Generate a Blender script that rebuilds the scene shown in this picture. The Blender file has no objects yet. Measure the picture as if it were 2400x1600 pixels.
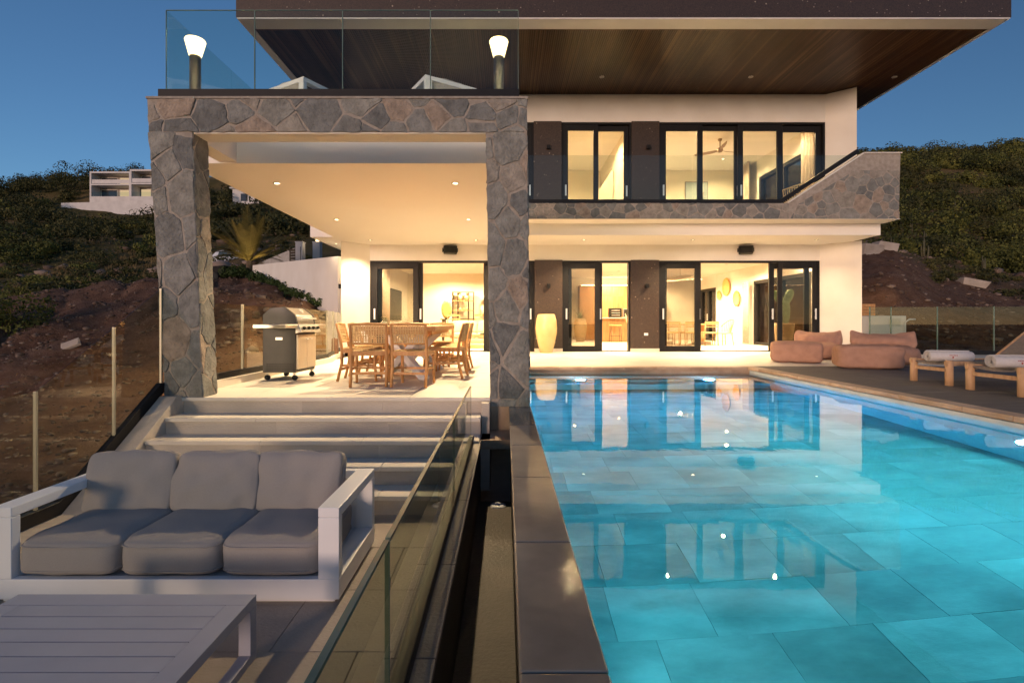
import bpy, bmesh, math, random
import numpy as np
from mathutils import Vector, Matrix, noise
random.seed(7)
rng = np.random.default_rng(7)
R = math.radians
SC = bpy.context.scene
C = SC.collection

# ------------------------------------------------------------------ camera
cam = bpy.data.cameras.new('camera')
cam.sensor_width = 36.0
cam.lens = 18.0
cam.shift_x = 0.00625
cam.shift_y = -0.01875
cam.clip_end = 3000
cam.clip_start = 0.05
camo = bpy.data.objects.new('camera', cam)
C.objects.link(camo)
camo.location = (0, 0, 0.82)
camo.rotation_euler = (R(90), 0, 0)
SC.camera = camo

# ------------------------------------------------------------------ sky, sun, exposure
SUN_EL, SUN_ROT = 9.0, 168.0
w = bpy.data.worlds.new('World')
SC.world = w
w.use_nodes = True
nt = w.node_tree
bg = nt.nodes['Background']
sky = nt.nodes.new('ShaderNodeTexSky')
sky.sky_type = 'NISHITA'
sky.sun_disc = False
sky.sun_elevation = R(SUN_EL)
sky.sun_rotation = R(SUN_ROT)
sky.air_density = 1.0
sky.dust_density = 0.3
sky.ozone_density = 4.2
nt.links.new(sky.outputs[0], bg.inputs[0])
bg.inputs[1].default_value = 0.095
sun = bpy.data.lights.new('sun', 'SUN')
sun.energy = 1.8
sun.angle = R(12)
sun.color = (1.0, 0.67, 0.50)
suno = bpy.data.objects.new('sun', sun)
C.objects.link(suno)
# light arrives from behind the camera, low, a little from the left
suno.rotation_euler = (R(90 - SUN_EL*.5), 0, R(-30))
SC.view_settings.view_transform = 'Standard'
SC.view_settings.look = 'None'
SC.view_settings.gamma = 1.0
SC.view_settings.use_curve_mapping = False
SC.view_settings.exposure = 0.3
SC.render.engine = 'CYCLES'
SC.cycles.use_denoising = True
SC.cycles.max_bounces = 8
SC.cycles.diffuse_bounces = 6
SC.cycles.glossy_bounces = 4
SC.cycles.transmission_bounces = 6
SC.cycles.transparent_max_bounces = 24
SC.cycles.caustics_reflective = False
SC.cycles.caustics_refractive = False
SC.cycles.sample_clamp_indirect = 8.0

# ------------------------------------------------------------------ helpers
F, CX, CY, CZ = 1200.0, 1185.0, 755.0, 0.82

def at(px, py, Y):
    return Vector(((px - CX) * Y / F, Y, CZ - (py - CY) * Y / F))

def link(o, parent=None):
    C.objects.link(o)
    if parent is not None:
        o.parent = parent
    return o

def tag(o, label=None, cat=None, group=None, kind=None):
    if label: o['label'] = label
    if cat: o['category'] = cat
    if group: o['group'] = group
    if kind: o['kind'] = kind
    return o

def thing(name, label, cat, loc=(0, 0, 0), rz=0.0, group=None):
    o = bpy.data.objects.new(name, None)
    o.empty_display_size = 0.1
    link(o)
    o.location = loc
    o.rotation_euler = (0, 0, rz)
    return tag(o, label, cat, group)

def copy_tree(o, parent=None):
    c = o.copy()
    link(c, parent)
    for ch in list(o.children):
        copy_tree(ch, c)
    return c

class MB:
    def __init__(s):
        s.v = []; s.f = []; s.sm = []
    def add(s, vs, fs, smooth=False):
        n = len(s.v)
        s.v += [tuple(p) for p in vs]
        s.f += [tuple(i + n for i in f) for f in fs]
        s.sm += [smooth] * len(fs)
        return s
    def box(s, x0, x1, y0, y1, z0, z1):
        vs = [(x0,y0,z0),(x1,y0,z0),(x1,y1,z0),(x0,y1,z0),(x0,y0,z1),(x1,y0,z1),(x1,y1,z1),(x0,y1,z1)]
        return s.add(vs, [(0,3,2,1),(4,5,6,7),(0,1,5,4),(1,2,6,5),(2,3,7,6),(3,0,4,7)])
    def prism(s, poly, z0, z1):
        """plan polygon (ccw) pulled up"""
        n = len(poly)
        vs = [(x, y, z0) for x, y in poly] + [(x, y, z1) for x, y in poly]
        fs = [tuple(range(n-1, -1, -1)), tuple(range(n, 2*n))]
        fs += [(i, (i+1) % n, n+(i+1) % n, n+i) for i in range(n)]
        return s.add(vs, fs)
    def prism_y(s, poly, y0, y1):
        """x,z polygon (ccw seen from -y) pulled along y"""
        n = len(poly)
        vs = [(x, y0, z) for x, z in poly] + [(x, y1, z) for x, z in poly]
        fs = [tuple(range(n)), tuple(range(2*n-1, n-1, -1))]
        fs += [(i, n+i, n+(i+1) % n, (i+1) % n) for i in range(n)]
        return s.add(vs, fs)
    def prism_x(s, poly, x0, x1):
        """y,z polygon (ccw seen from +x) pulled along x"""
        n = len(poly)
        vs = [(x0, y, z) for y, z in poly] + [(x1, y, z) for y, z in poly]
        fs = [tuple(range(n-1, -1, -1)), tuple(range(n, 2*n))]
        fs += [(i, (i+1) % n, n+(i+1) % n, n+i) for i in range(n)]
        return s.add(vs, fs)
    def bar(s, a, b, wx, wz, up=(0, 0, 1)):
        a = Vector(a); b = Vector(b)
        d = (b - a).normalized(); u = Vector(up)
        if abs(d.dot(u)) > .98: u = Vector((0, 1, 0))
        r = d.cross(u).normalized(); u2 = r.cross(d).normalized()
        vs = []
        for p in (a, b):
            for sx, sz in ((-1,-1),(1,-1),(1,1),(-1,1)):
                vs.append(p + r*sx*wx/2 + u2*sz*wz/2)
        return s.add(vs, [(0,1,2,3),(7,6,5,4),(0,4,5,1),(1,5,6,2),(2,6,7,3),(3,7,4,0)])
    def tube(s, pts, rad, n=8, cap=True):
        pts = [Vector(p) for p in pts]
        if not hasattr(rad, '__len__'): rad = [rad]*len(pts)
        rings = []; ref = None
        for i, p in enumerate(pts):
            d = (pts[min(i+1, len(pts)-1)] - pts[max(i-1, 0)]).normalized()
            if ref is None:
                ref = Vector((0,0,1)) if abs(d.z) < .9 else Vector((1,0,0))
            r = d.cross(ref).normalized(); u = r.cross(d).normalized(); ref = u
            rings.append([p + (r*math.cos(2*math.pi*k/n) + u*math.sin(2*math.pi*k/n))*rad[i] for k in range(n)])
        vs = [q for rg in rings for q in rg]; fs = []
        for i in range(len(pts)-1):
            for k in range(n):
                fs.append((i*n+k, i*n+(k+1) % n, (i+1)*n+(k+1) % n, (i+1)*n+k))
        s.add(vs, fs, True)
        if cap:
            m = len(s.v) - len(vs)
            s.f += [tuple(m+k for k in range(n-1, -1, -1)), tuple(m+(len(pts)-1)*n+k for k in range(n))]
            s.sm += [False, False]
        return s
    def lathe(s, prof, n=24, c=(0, 0, 0)):
        vs = [(c[0]+r*math.cos(2*math.pi*k/n), c[1]+r*math.sin(2*math.pi*k/n), c[2]+z) for r, z in prof for k in range(n)]
        fs = []
        for i in range(len(prof)-1):
            for k in range(n):
                fs.append((i*n+k, i*n+(k+1) % n, (i+1)*n+(k+1) % n, (i+1)*n+k))
        return s.add(vs, fs, True)
    def xf(s, M):
        s.v = [tuple(M @ Vector(p)) for p in s.v]
        return s
    def mesh(s, name, mat):
        me = bpy.data.meshes.new(name)
        me.from_pydata(s.v, [], s.f)
        me.polygons.foreach_set('use_smooth', s.sm)
        if mat is not None: me.materials.append(mat)
        me.update()
        return me
    def build(s, name, mat, parent=None, bevel=0.0, label=None, kind=None, loc=None, seg=2):
        o = bpy.data.objects.new(name, s.mesh(name, mat))
        link(o, parent)
        if loc is not None: o.location = loc
        if bevel:
            b = o.modifiers.new('bevel', 'BEVEL'); b.width = bevel; b.segments = seg
            b.limit_method = 'ANGLE'; b.angle_limit = R(35)
        return tag(o, label=label, kind=kind)

def cushion(w, d, h, rnd=0.35, puff=0.18, n=14, wr=0.006, seed=0, edge=3.2):
    """soft upholstered block: superellipsoid with bulged faces, centred on x,y, base at z=0"""
    vs = []; fs = []; idx = {}
    def vert(a, b, c):
        k = (round(a, 4), round(b, 4), round(c, 4))
        if k in idx: return idx[k]
        p = Vector((a, b, c))
        m = max(abs(a), abs(b), abs(c))
        L = (abs(a)**edge*1 + abs(b)**edge + abs(c)**edge)**(1/edge)
        q = p * (m / L) if L > 1e-6 else p
        q = p.lerp(q, min(1.0, rnd*2.2))
        x, y, z = q
        bul = (1 - min(1, abs(a))**2) * (1 - min(1, abs(b))**2)
        z = z * (1 - puff*0.6 + puff * bul)
        P = Vector((x*w/2, y*d/2, z*h/2 + h/2))
        nn = noise.noise(Vector((P.x*7 + seed*3.1, P.y*7, P.z*9 + seed)))
        P += q.normalized() * wr * nn * 2
        idx[k] = len(vs); vs.append(P)
        return idx[k]
    g = [-1 + 2*i/n for i in range(n+1)]
    # denser near rims
    g = [math.sin(t*math.pi/2) if False else (abs(t)**0.75)*(1 if t > 0 else -1) if t else 0 for t in g]
    for i in range(n):
        for j in range(n):
            a0, a1, b0, b1 = g[i], g[i+1], g[j], g[j+1]
            fs.append((vert(a0,b0,1), vert(a1,b0,1), vert(a1,b1,1), vert(a0,b1,1)))
            fs.append((vert(a0,b1,-1), vert(a1,b1,-1), vert(a1,b0,-1), vert(a0,b0,-1)))
            fs.append((vert(a0,-1,b0), vert(a1,-1,b0), vert(a1,-1,b1), vert(a0,-1,b1)))
            fs.append((vert(a0,1,b1), vert(a1,1,b1), vert(a1,1,b0), vert(a0,1,b0)))
            fs.append((vert(-1,a0,b1), vert(-1,a1,b1), vert(-1,a1,b0), vert(-1,a0,b0)))
            fs.append((vert(1,a0,b0), vert(1,a1,b0), vert(1,a1,b1), vert(1,a0,b1)))
    m = MB(); m.add(vs, fs, True)
    return m

# ------------------------------------------------------------------ materials
def new_mat(name):
    m = bpy.data.materials.new(name); m.use_nodes = True
    t = m.node_tree; t.nodes.clear()
    out = t.nodes.new('ShaderNodeOutputMaterial')
    return m, t, out

def pmat(name, col, col2=None, rough=0.6, nscale=6.0, bump=0.0, bscale=60.0, metal=0.0, rand=0.0,
         stretch=(1, 1, 1), spec=0.5, detail=6.0, col3=None, coat=0.0, rough2=None, contrast=(0.35, 0.65), dirt=0.0):
    m, t, out = new_mat(name)
    N = t.nodes; L = t.links
    p = N.new('ShaderNodeBsdfPrincipled')
    L.new(p.outputs[0], out.inputs[0])
    p.inputs['Roughness'].default_value = rough
    p.inputs['Metallic'].default_value = metal
    p.inputs['Specular IOR Level'].default_value = spec
    p.inputs['Coat Weight'].default_value = coat
    tc = N.new('ShaderNodeTexCoord'); mp = N.new('ShaderNodeMapping')
    mp.inputs['Scale'].default_value = stretch
    oi = N.new('ShaderNodeObjectInfo')
    sc = N.new('ShaderNodeMath'); sc.operation = 'MULTIPLY'; sc.inputs[1].default_value = 37.0
    L.new(oi.outputs['Random'], sc.inputs[0])
    add = N.new('ShaderNodeVectorMath'); add.operation = 'ADD'
    L.new(tc.outputs['Object'], add.inputs[0])
    cmb = N.new('ShaderNodeCombineXYZ')
    for i in range(3): L.new(sc.outputs[0], cmb.inputs[i])
    L.new(cmb.outputs[0], add.inputs[1])
    L.new(add.outputs[0], mp.inputs[0])
    vec = mp.outputs[0]
    last = None
    if col2 is not None:
        nz = N.new('ShaderNodeTexNoise'); nz.inputs['Scale'].default_value = nscale; nz.inputs['Detail'].default_value = detail
        L.new(vec, nz.inputs['Vector'])
        cr = N.new('ShaderNodeValToRGB')
        cr.color_ramp.elements[0].position = contrast[0]; cr.color_ramp.elements[0].color = (*col, 1)
        cr.color_ramp.elements[1].position = contrast[1]; cr.color_ramp.elements[1].color = (*col2, 1)
        if col3 is not None:
            e = cr.color_ramp.elements.new(min(0.99, contrast[1] + 0.15)); e.color = (*col3, 1)
        L.new(nz.outputs['Fac'], cr.inputs[0])
        last = cr.outputs[0]
        if rough2 is not None:
            mr = N.new('ShaderNodeMapRange'); mr.inputs['To Min'].default_value = rough; mr.inputs['To Max'].default_value = rough2
            mr.inputs['From Min'].default_value = .3; mr.inputs['From Max'].default_value = .7
            L.new(nz.outputs['Fac'], mr.inputs[0]); L.new(mr.outputs[0], p.inputs['Roughness'])
    else:
        rgb = N.new('ShaderNodeRGB'); rgb.outputs[0].default_value = (*col, 1); last = rgb.outputs[0]
    if dirt > 0:
        n2 = N.new('ShaderNodeTexNoise'); n2.inputs['Scale'].default_value = 0.9; n2.inputs['Detail'].default_value = 9; n2.inputs['Roughness'].default_value = .65
        L.new(vec, n2.inputs['Vector'])
        mr = N.new('ShaderNodeMapRange'); mr.inputs['From Min'].default_value = .35; mr.inputs['From Max'].default_value = .7
        mr.inputs['To Min'].default_value = 1.0; mr.inputs['To Max'].default_value = 1.0 - dirt
        L.new(n2.outputs['Fac'], mr.inputs[0])
        mx = N.new('ShaderNodeVectorMath'); mx.operation = 'SCALE'
        L.new(last, mx.inputs[0]); L.new(mr.outputs[0], mx.inputs['Scale']); last = mx.outputs[0]
    if rand > 0:
        mr = N.new('ShaderNodeMapRange'); mr.inputs['To Min'].default_value = 1 - rand; mr.inputs['To Max'].default_value = 1 + rand
        L.new(oi.outputs['Random'], mr.inputs[0])
        mx = N.new('ShaderNodeVectorMath'); mx.operation = 'SCALE'
        L.new(last, mx.inputs[0]); L.new(mr.outputs[0], mx.inputs['Scale']); last = mx.outputs[0]
    L.new(last, p.inputs['Base Color'])
    if bump > 0:
        nb = N.new('ShaderNodeTexNoise'); nb.inputs['Scale'].default_value = bscale; nb.inputs['Detail'].default_value = 5
        L.new(vec, nb.inputs['Vector'])
        b = N.new('ShaderNodeBump'); b.inputs['Strength'].default_value = bump; b.inputs['Distance'].default_value = 0.02
        L.new(nb.outputs['Fac'], b.inputs['Height']); L.new(b.outputs[0], p.inputs['Normal'])
    return m

def emat(name, col, strength):
    m, t, out = new_mat(name)
    e = t.nodes.new('ShaderNodeEmission'); e.inputs[0].default_value = (*col, 1); e.inputs[1].default_value = strength
    t.links.new(e.outputs[0], out.inputs[0])
    return m

def glass(name, tint=(0.9, 0.95, 0.93), ior=1.45, refl=(1, 1, 1)):
    """sheet glass: see-through tint with fresnel mirror"""
    m, t, out = new_mat(name); N = t.nodes; L = t.links
    tr = N.new('ShaderNodeBsdfTransparent'); tr.inputs[0].default_value = (*tint, 1)
    gl = N.new('ShaderNodeBsdfGlossy'); gl.inputs['Roughness'].default_value = 0.0; gl.inputs[0].default_value = (*refl, 1)
    fr = N.new('ShaderNodeFresnel'); fr.inputs[0].default_value = ior
    mx = N.new('ShaderNodeMixShader')
    ge = N.new('ShaderNodeNewGeometry'); fm = N.new('ShaderNodeMath'); fm.operation = 'MULTIPLY_ADD'; fm.inputs[1].default_value = -1; fm.inputs[2].default_value = 1
    ml = N.new('ShaderNodeMath'); ml.operation = 'MULTIPLY'
    L.new(ge.outputs['Backfacing'], fm.inputs[0]); L.new(fm.outputs[0], ml.inputs[0]); L.new(fr.outputs[0], ml.inputs[1])
    L.new(ml.outputs[0], mx.inputs[0]); L.new(tr.outputs[0], mx.inputs[1]); L.new(gl.outputs[0], mx.inputs[2])
    L.new(mx.outputs[0], out.inputs[0])
    return m

M = {}
M['render'] = pmat('painted_render', (.72, .68, .62), (.78, .75, .70), rough=.85, nscale=1.2, bump=.08, bscale=120, spec=.2)
M['ceiling'] = pmat('ceiling_paint', (.84, .81, .77), (.86, .83, .79), rough=.9, nscale=.8, spec=.1)
M['frame'] = pmat('black_aluminium', (.011, .010, .011), (.013, .012, .013), rough=.5, nscale=9, spec=.22)
M['mortar'] = pmat('mortar', (.31, .27, .23), (.41, .36, .31), rough=.95, nscale=14, bump=.6, bscale=90, spec=.1)
M['white'] = pmat('white_powder_coat', (.76, .77, .80), (.80, .81, .84), rough=.42, nscale=3, spec=.4)
M['table_white_shaded'] = pmat('shaded_white_powder_coat', (.32, .335, .41), (.36, .375, .45), rough=.5, nscale=3, spec=.3)  # white coat darkened and blued, dusk shade put into the colour
M['fabric'] = pmat('grey_outdoor_fabric', (.36, .335, .325), (.40, .375, .36), rough=.95, nscale=120, bump=.5, bscale=420, spec=.1, contrast=(.2, .8))
M['limestone'] = pmat('limestone_paving', (.32, .275, .235), (.41, .355, .305), rough=.55, nscale=2.3, bump=.25, bscale=45, rand=.07, stretch=(1, 1.6, 1), spec=.3, dirt=.12, rough2=.7)
M['step_stone'] = pmat('step_limestone', (.48, .42, .36), (.60, .53, .455), rough=.6, nscale=2.2, bump=.3, bscale=45, rand=.08, stretch=(.6, 2.2, 2.2), spec=.3, dirt=.22)
M['porch_floor'] = pmat('porch_paving', (.66, .60, .52), (.72, .66, .58), rough=.5, nscale=1.6, bump=.1, bscale=45, rand=.03, spec=.35, dirt=.08)
M['deck'] = pmat('grey_deck_paving', (.12, .107, .102), (.16, .142, .133), rough=.7, nscale=3, bump=.2, bscale=60, rand=.07, stretch=(1, 9, 1), spec=.25, dirt=.15)
M['coping'] = pmat('wet_coping_stone', (.25, .205, .165), (.36, .30, .245), rough=.07, nscale=2.6, bump=.03, bscale=22, rand=.12, spec=.6, dirt=.3, rough2=.16)
M['coping_dry'] = pmat('tan_coping_stone', (.40, .28, .19), (.54, .40, .29), rough=.55, nscale=3.5, bump=.25, bscale=45, rand=.14, spec=.3)
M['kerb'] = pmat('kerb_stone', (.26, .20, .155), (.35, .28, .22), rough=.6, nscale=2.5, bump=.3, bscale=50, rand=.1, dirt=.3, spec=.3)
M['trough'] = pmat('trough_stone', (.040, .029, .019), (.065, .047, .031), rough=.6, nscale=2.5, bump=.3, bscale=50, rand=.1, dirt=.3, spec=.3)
M['pool_tile'] = pmat('pool_floor_stone', (.36, .40, .36), (.60, .61, .56), rough=.7, nscale=2.4, bump=.12, bscale=16, rand=.17, stretch=(.8, 1.5, 1), col3=(.40, .42, .36), dirt=.5, detail=9)
M['pool_wall'] = pmat('pool_wall_tile', (.55, .63, .66), (.66, .73, .75), rough=.5, nscale=4, rand=.08)
M['teak'] = pmat('teak', (.44, .215, .075), (.56, .30, .12), rough=.5, nscale=5, stretch=(6, 6, .8), bump=.15, bscale=50, rand=.08, spec=.35)
M['teak_top'] = pmat('teak_tabletop', (.42, .22, .09), (.55, .31, .14), rough=.45, nscale=4, stretch=(8, .7, 3), bump=.15, bscale=40, rand=.1, spec=.35)
M['rope'] = pmat('woven_rope', (.55, .39, .20), (.68, .50, .28), rough=.9, nscale=60, bump=.4, bscale=160, spec=.1)
M['steel'] = pmat('brushed_steel', (.55, .54, .52), (.66, .65, .63), rough=.28, nscale=3, metal=1.0, stretch=(30, 1, 1))
M['grill_dark'] = pmat('grill_dark_enamel', (.040, .039, .037), (.052, .05, .048), rough=.38, nscale=5, spec=.4)
M['blackp'] = pmat('black_plastic', (.008, .008, .008), (.013, .013, .013), rough=.7, nscale=12, spec=.2)
M['glass'] = glass('clear_guard_glass', (.90, .94, .91), 1.38)
M['glass_green'] = glass('green_tinted_guard_glass', (.80, .82, .75), 1.45)
M['door_glass'] = glass('grey_tinted_door_glass', (.80, .79, .77), 1.42)
M['edge_glass'] = pmat('glass_polished_edge', (.10, .16, .13), (.16, .22, .18), rough=.15, nscale=4, spec=.7)
M['chrome'] = pmat('satin_handle_metal', (.75, .74, .73), (.8, .8, .8), rough=.35, nscale=5, metal=.6)
M['terracotta'] = pmat('terracotta_canvas', (.41, .235, .17), (.47, .275, .20), rough=.95, nscale=9, bump=.5, bscale=300, spec=.1)
M['cream_pot'] = pmat('cream_glazed_pot', (.66, .47, .20), (.74, .55, .27), rough=.22, nscale=3, spec=.5, coat=.4, bump=.05, bscale=8)
M['wood_leg'] = pmat('driftwood_teak', (.46, .27, .14), (.58, .37, .21), rough=.6, nscale=5, stretch=(5, 5, .8), bump=.3, bscale=50, rand=.08)
M['taupe'] = pmat('taupe_sling', (.20, .17, .145), (.25, .21, .18), rough=.9, nscale=30, bump=.4, bscale=320)
M['towel'] = pmat('white_towel', (.80, .77, .77), (.86, .83, .83), rough=1.0, nscale=40, bump=.9, bscale=260, spec=.05)
M['towel_print'] = pmat('red_embroidery', (.40, .05, .05), (.45, .08, .07), rough=.9, nscale=30)
M['soffit'] = pmat('dark_soffit_wood', (.075, .040, .024), (.11, .062, .038), rough=.55, nscale=3, stretch=(6, .5, 1), spec=.3)
def slat_mat():
    m, t, out = new_mat('soffit_slat_wood'); N = t.nodes; L = t.links
    p = N.new('ShaderNodeBsdfPrincipled'); L.new(p.outputs[0], out.inputs[0]); p.inputs['Roughness'].default_value = .4
    g = N.new('ShaderNodeNewGeometry'); cr = N.new('ShaderNodeValToRGB'); el = cr.color_ramp.elements
    el[0].position = 0; el[0].color = (.034, .016, .008, 1); el[1].position = 1; el[1].color = (.12, .066, .034, 1)
    e = el.new(.75); e.color = (.06, .031, .016, 1)
    L.new(g.outputs['Random Per Island'], cr.inputs[0])
    tc = N.new('ShaderNodeTexCoord'); mp = N.new('ShaderNodeMapping'); mp.inputs['Scale'].default_value = (2.2, .35, 1)
    n = N.new('ShaderNodeTexNoise'); n.inputs['Scale'].default_value = 2.0; n.inputs['Detail'].default_value = 6
    L.new(tc.outputs['Object'], mp.inputs[0]); L.new(mp.outputs[0], n.inputs['Vector'])
    mr = N.new('ShaderNodeMapRange'); mr.inputs['From Min'].default_value = .3; mr.inputs['From Max'].default_value = .7; mr.inputs['To Min'].default_value = .55; mr.inputs['To Max'].default_value = 1.6
    L.new(n.outputs['Fac'], mr.inputs[0]); sc = N.new('ShaderNodeVectorMath'); sc.operation = 'SCALE'
    L.new(cr.outputs[0], sc.inputs[0]); L.new(mr.outputs[0], sc.inputs['Scale']); L.new(sc.outputs[0], p.inputs['Base Color'])
    return m
M['slat'] = slat_mat()
M['concrete'] = pmat('concrete', (.34, .32, .30), (.42, .40, .37), rough=.9, nscale=6, bump=.4, bscale=30)
M['weathered'] = pmat('weathered_wall', (.36, .30, .25), (.46, .39, .33), rough=.9, nscale=2, bump=.2, bscale=20, dirt=.3)
M['bark'] = pmat('bark', (.10, .07, .045), (.16, .115, .075), rough=.9, nscale=8, bump=.8, bscale=25)
M['interior'] = pmat('interior_wall', (.76, .70, .58), (.80, .74, .62), rough=.85, nscale=1, spec=.2)
M['cabinet'] = pmat('oak_cabinet', (.27, .135, .048), (.37, .20, .08), rough=.5, nscale=3.5, stretch=(7, 7, .6), rand=.14)
M['oak'] = pmat('oak_furniture', (.46, .27, .11), (.56, .35, .16), rough=.5, nscale=4, stretch=(5, 5, .8), rand=.06)
M['linen'] = pmat('cream_linen', (.66, .58, .44), (.72, .64, .50), rough=.95, nscale=20, bump=.3, bscale=200)
M['curtain'] = pmat('curtain_fabric', (.44, .36, .29), (.52, .43, .35), rough=.95, nscale=12)
M['metal_dark'] = pmat('dark_bronze_metal', (.06, .042, .028), (.08, .055, .035), rough=.4, nscale=5, metal=.6)
M['screen'] = pmat('dark_screen', (.02, .018, .017), (.024, .022, .02), rough=.35, nscale=2, spec=.2)
M['basket'] = pmat('woven_basket', (.62, .38, .12), (.74, .50, .19), rough=.85, nscale=30, bump=.7, bscale=80)
M['vase'] = pmat('ochre_ceramic', (.70, .56, .30), (.76, .62, .36), rough=.35, nscale=4)
M['bronze_pot'] = pmat('textured_bronze_pot', (.28, .19, .10), (.36, .26, .14), rough=.45, nscale=14, bump=.5, bscale=40)
M['picture'] = pmat('blue_print', (.32, .40, .42), (.40, .48, .48), rough=.6, nscale=4)
M['fan'] = pmat('brown_fan_blade', (.24, .16, .10), (.30, .2, .13), rough=.5, nscale=4)
M['car'] = pmat('white_car_paint', (.62, .62, .65), (.66, .66, .69), rough=.2, nscale=2, coat=.6)
M['car_glass'] = pmat('car_window', (.02, .022, .026), (.03, .03, .035), rough=.06, nscale=2, spec=.7)
M['taillight'] = emat('lit_tail_light', (1.0, .05, .08), .9)
M['tyre'] = pmat('tyre_rubber', (.02, .02, .02), (.03, .03, .03), rough=.8, nscale=20)
M['agave'] = pmat('palm_green_leaf', (.055, .075, .025), (.085, .10, .035), rough=.6, nscale=5)

# stones: one procedural material, tone drawn per stone
def stone_mat():
    m, t, out = new_mat('cladding_stone'); N = t.nodes; L = t.links
    p = N.new('ShaderNodeBsdfPrincipled'); L.new(p.outputs[0], out.inputs[0])
    p.inputs['Roughness'].default_value = .78; p.inputs['Specular IOR Level'].default_value = .25
    oi = N.new('ShaderNodeObjectInfo'); cr = N.new('ShaderNodeValToRGB'); cr.color_ramp.interpolation = 'CONSTANT'
    cols = [(.25,.245,.22),(.195,.197,.187),(.295,.27,.23),(.235,.232,.215),(.33,.265,.21),(.165,.168,.162),(.265,.258,.232),(.31,.275,.232),(.21,.21,.195)]
    els = cr.color_ramp.elements
    els[0].position = 0; els[0].color = (*cols[0], 1)
    els[1].position = 1/len(cols); els[1].color = (*cols[1], 1)
    for i, c in enumerate(cols[2:], 2):
        e = els.new(i/len(cols)); e.color = (*c, 1)
    L.new(oi.outputs['Random'], cr.inputs[0])
    tc = N.new('ShaderNodeTexCoord')
    n1 = N.new('ShaderNodeTexNoise'); n1.inputs['Scale'].default_value = 7; n1.inputs['Detail'].default_value = 8; n1.inputs['Roughness'].default_value = .65
    L.new(tc.outputs['Object'], n1.inputs['Vector'])
    mr = N.new('ShaderNodeMapRange'); mr.inputs['From Min'].default_value = .3; mr.inputs['From Max'].default_value = .72
    mr.inputs['To Min'].default_value = .62; mr.inputs['To Max'].default_value = 1.35
    L.new(n1.outputs['Fac'], mr.inputs[0])
    sc = N.new('ShaderNodeVectorMath'); sc.operation = 'SCALE'
    L.new(cr.outputs[0], sc.inputs[0]); L.new(mr.outputs[0], sc.inputs['Scale'])
    L.new(sc.outputs[0], p.inputs['Base Color'])
    n2 = N.new('ShaderNodeTexNoise'); n2.inputs['Scale'].default_value = 30; n2.inputs['Detail'].default_value = 8
    L.new(tc.outputs['Object'], n2.inputs['Vector'])
    b = N.new('ShaderNodeBump'); b.inputs['Strength'].default_value = .9; b.inputs['Distance'].default_value = .03
    L.new(n2.outputs['Fac'], b.inputs['Height']); L.new(b.outputs[0], p.inputs['Normal'])
    return m
M['stone'] = stone_mat()

def granite_mat():
    m, t, out = new_mat('dark_speckled_granite'); N = t.nodes; L = t.links
    p = N.new('ShaderNodeBsdfPrincipled'); L.new(p.outputs[0], out.inputs[0])
    p.inputs['Roughness'].default_value = .5
    tc = N.new('ShaderNodeTexCoord')
    v = N.new('ShaderNodeTexVoronoi'); v.inputs['Scale'].default_value = 10.0; v.inputs['Randomness'].default_value = 1
    L.new(tc.outputs['Object'], v.inputs['Vector'])
    n = N.new('ShaderNodeTexNoise'); n.inputs['Scale'].default_value = 3.0; n.inputs['Detail'].default_value = 4
    L.new(tc.outputs['Object'], n.inputs['Vector'])
    sub = N.new('ShaderNodeMath'); sub.operation = 'MULTIPLY_ADD'; sub.inputs[1].default_value = -.50; sub.inputs[2].default_value = .325
    L.new(n.outputs['Fac'], sub.inputs[0])
    lt = N.new('ShaderNodeMath'); lt.operation = 'LESS_THAN'
    L.new(v.outputs['Distance'], lt.inputs[0]); L.new(sub.outputs[0], lt.inputs[1])
    n3 = N.new('ShaderNodeTexNoise'); n3.inputs['Scale'].default_value = 50; n3.inputs['Detail'].default_value = 5
    L.new(tc.outputs['Object'], n3.inputs['Vector'])
    cr = N.new('ShaderNodeValToRGB'); cr.color_ramp.elements[0].color = (.028, .016, .011, 1); cr.color_ramp.elements[1].color = (.058, .034, .022, 1)
    cr.color_ramp.elements[0].position = .35; cr.color_ramp.elements[1].position = .65
    L.new(n3.outputs['Fac'], cr.inputs[0])
    mx = N.new('ShaderNodeMix'); mx.data_type = 'RGBA'
    L.new(lt.outputs[0], mx.inputs[0]); L.new(cr.outputs[0], mx.inputs[6]); mx.inputs[7].default_value = (.34, .27, .20, 1)
    L.new(mx.outputs[2], p.inputs['Base Color'])
    return m
M['granite'] = granite_mat()

def water_mat():
    m, t, out = new_mat('pool_water'); N = t.nodes; L = t.links
    g = N.new('ShaderNodeBsdfGlass'); g.inputs['IOR'].default_value = 1.33; g.inputs['Roughness'].default_value = 0.0
    g.inputs[0].default_value = (1, 1, 1, 1)
    tc = N.new('ShaderNodeTexCoord'); mp = N.new('ShaderNodeMapping'); mp.inputs['Scale'].default_value = (1, .8, 1)
    n = N.new('ShaderNodeTexNoise'); n.inputs['Scale'].default_value = 3.5; n.inputs['Detail'].default_value = 3
    L.new(tc.outputs['Object'], mp.inputs[0]); L.new(mp.outputs[0], n.inputs['Vector'])
    b = N.new('ShaderNodeBump'); b.inputs['Strength'].default_value = .028; b.inputs['Distance'].default_value = .03
    L.new(n.outputs['Fac'], b.inputs['Height']); L.new(b.outputs[0], g.inputs['Normal'])
    L.new(g.outputs[0], out.inputs[0])
    return m
M['water'] = water_mat()

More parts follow.
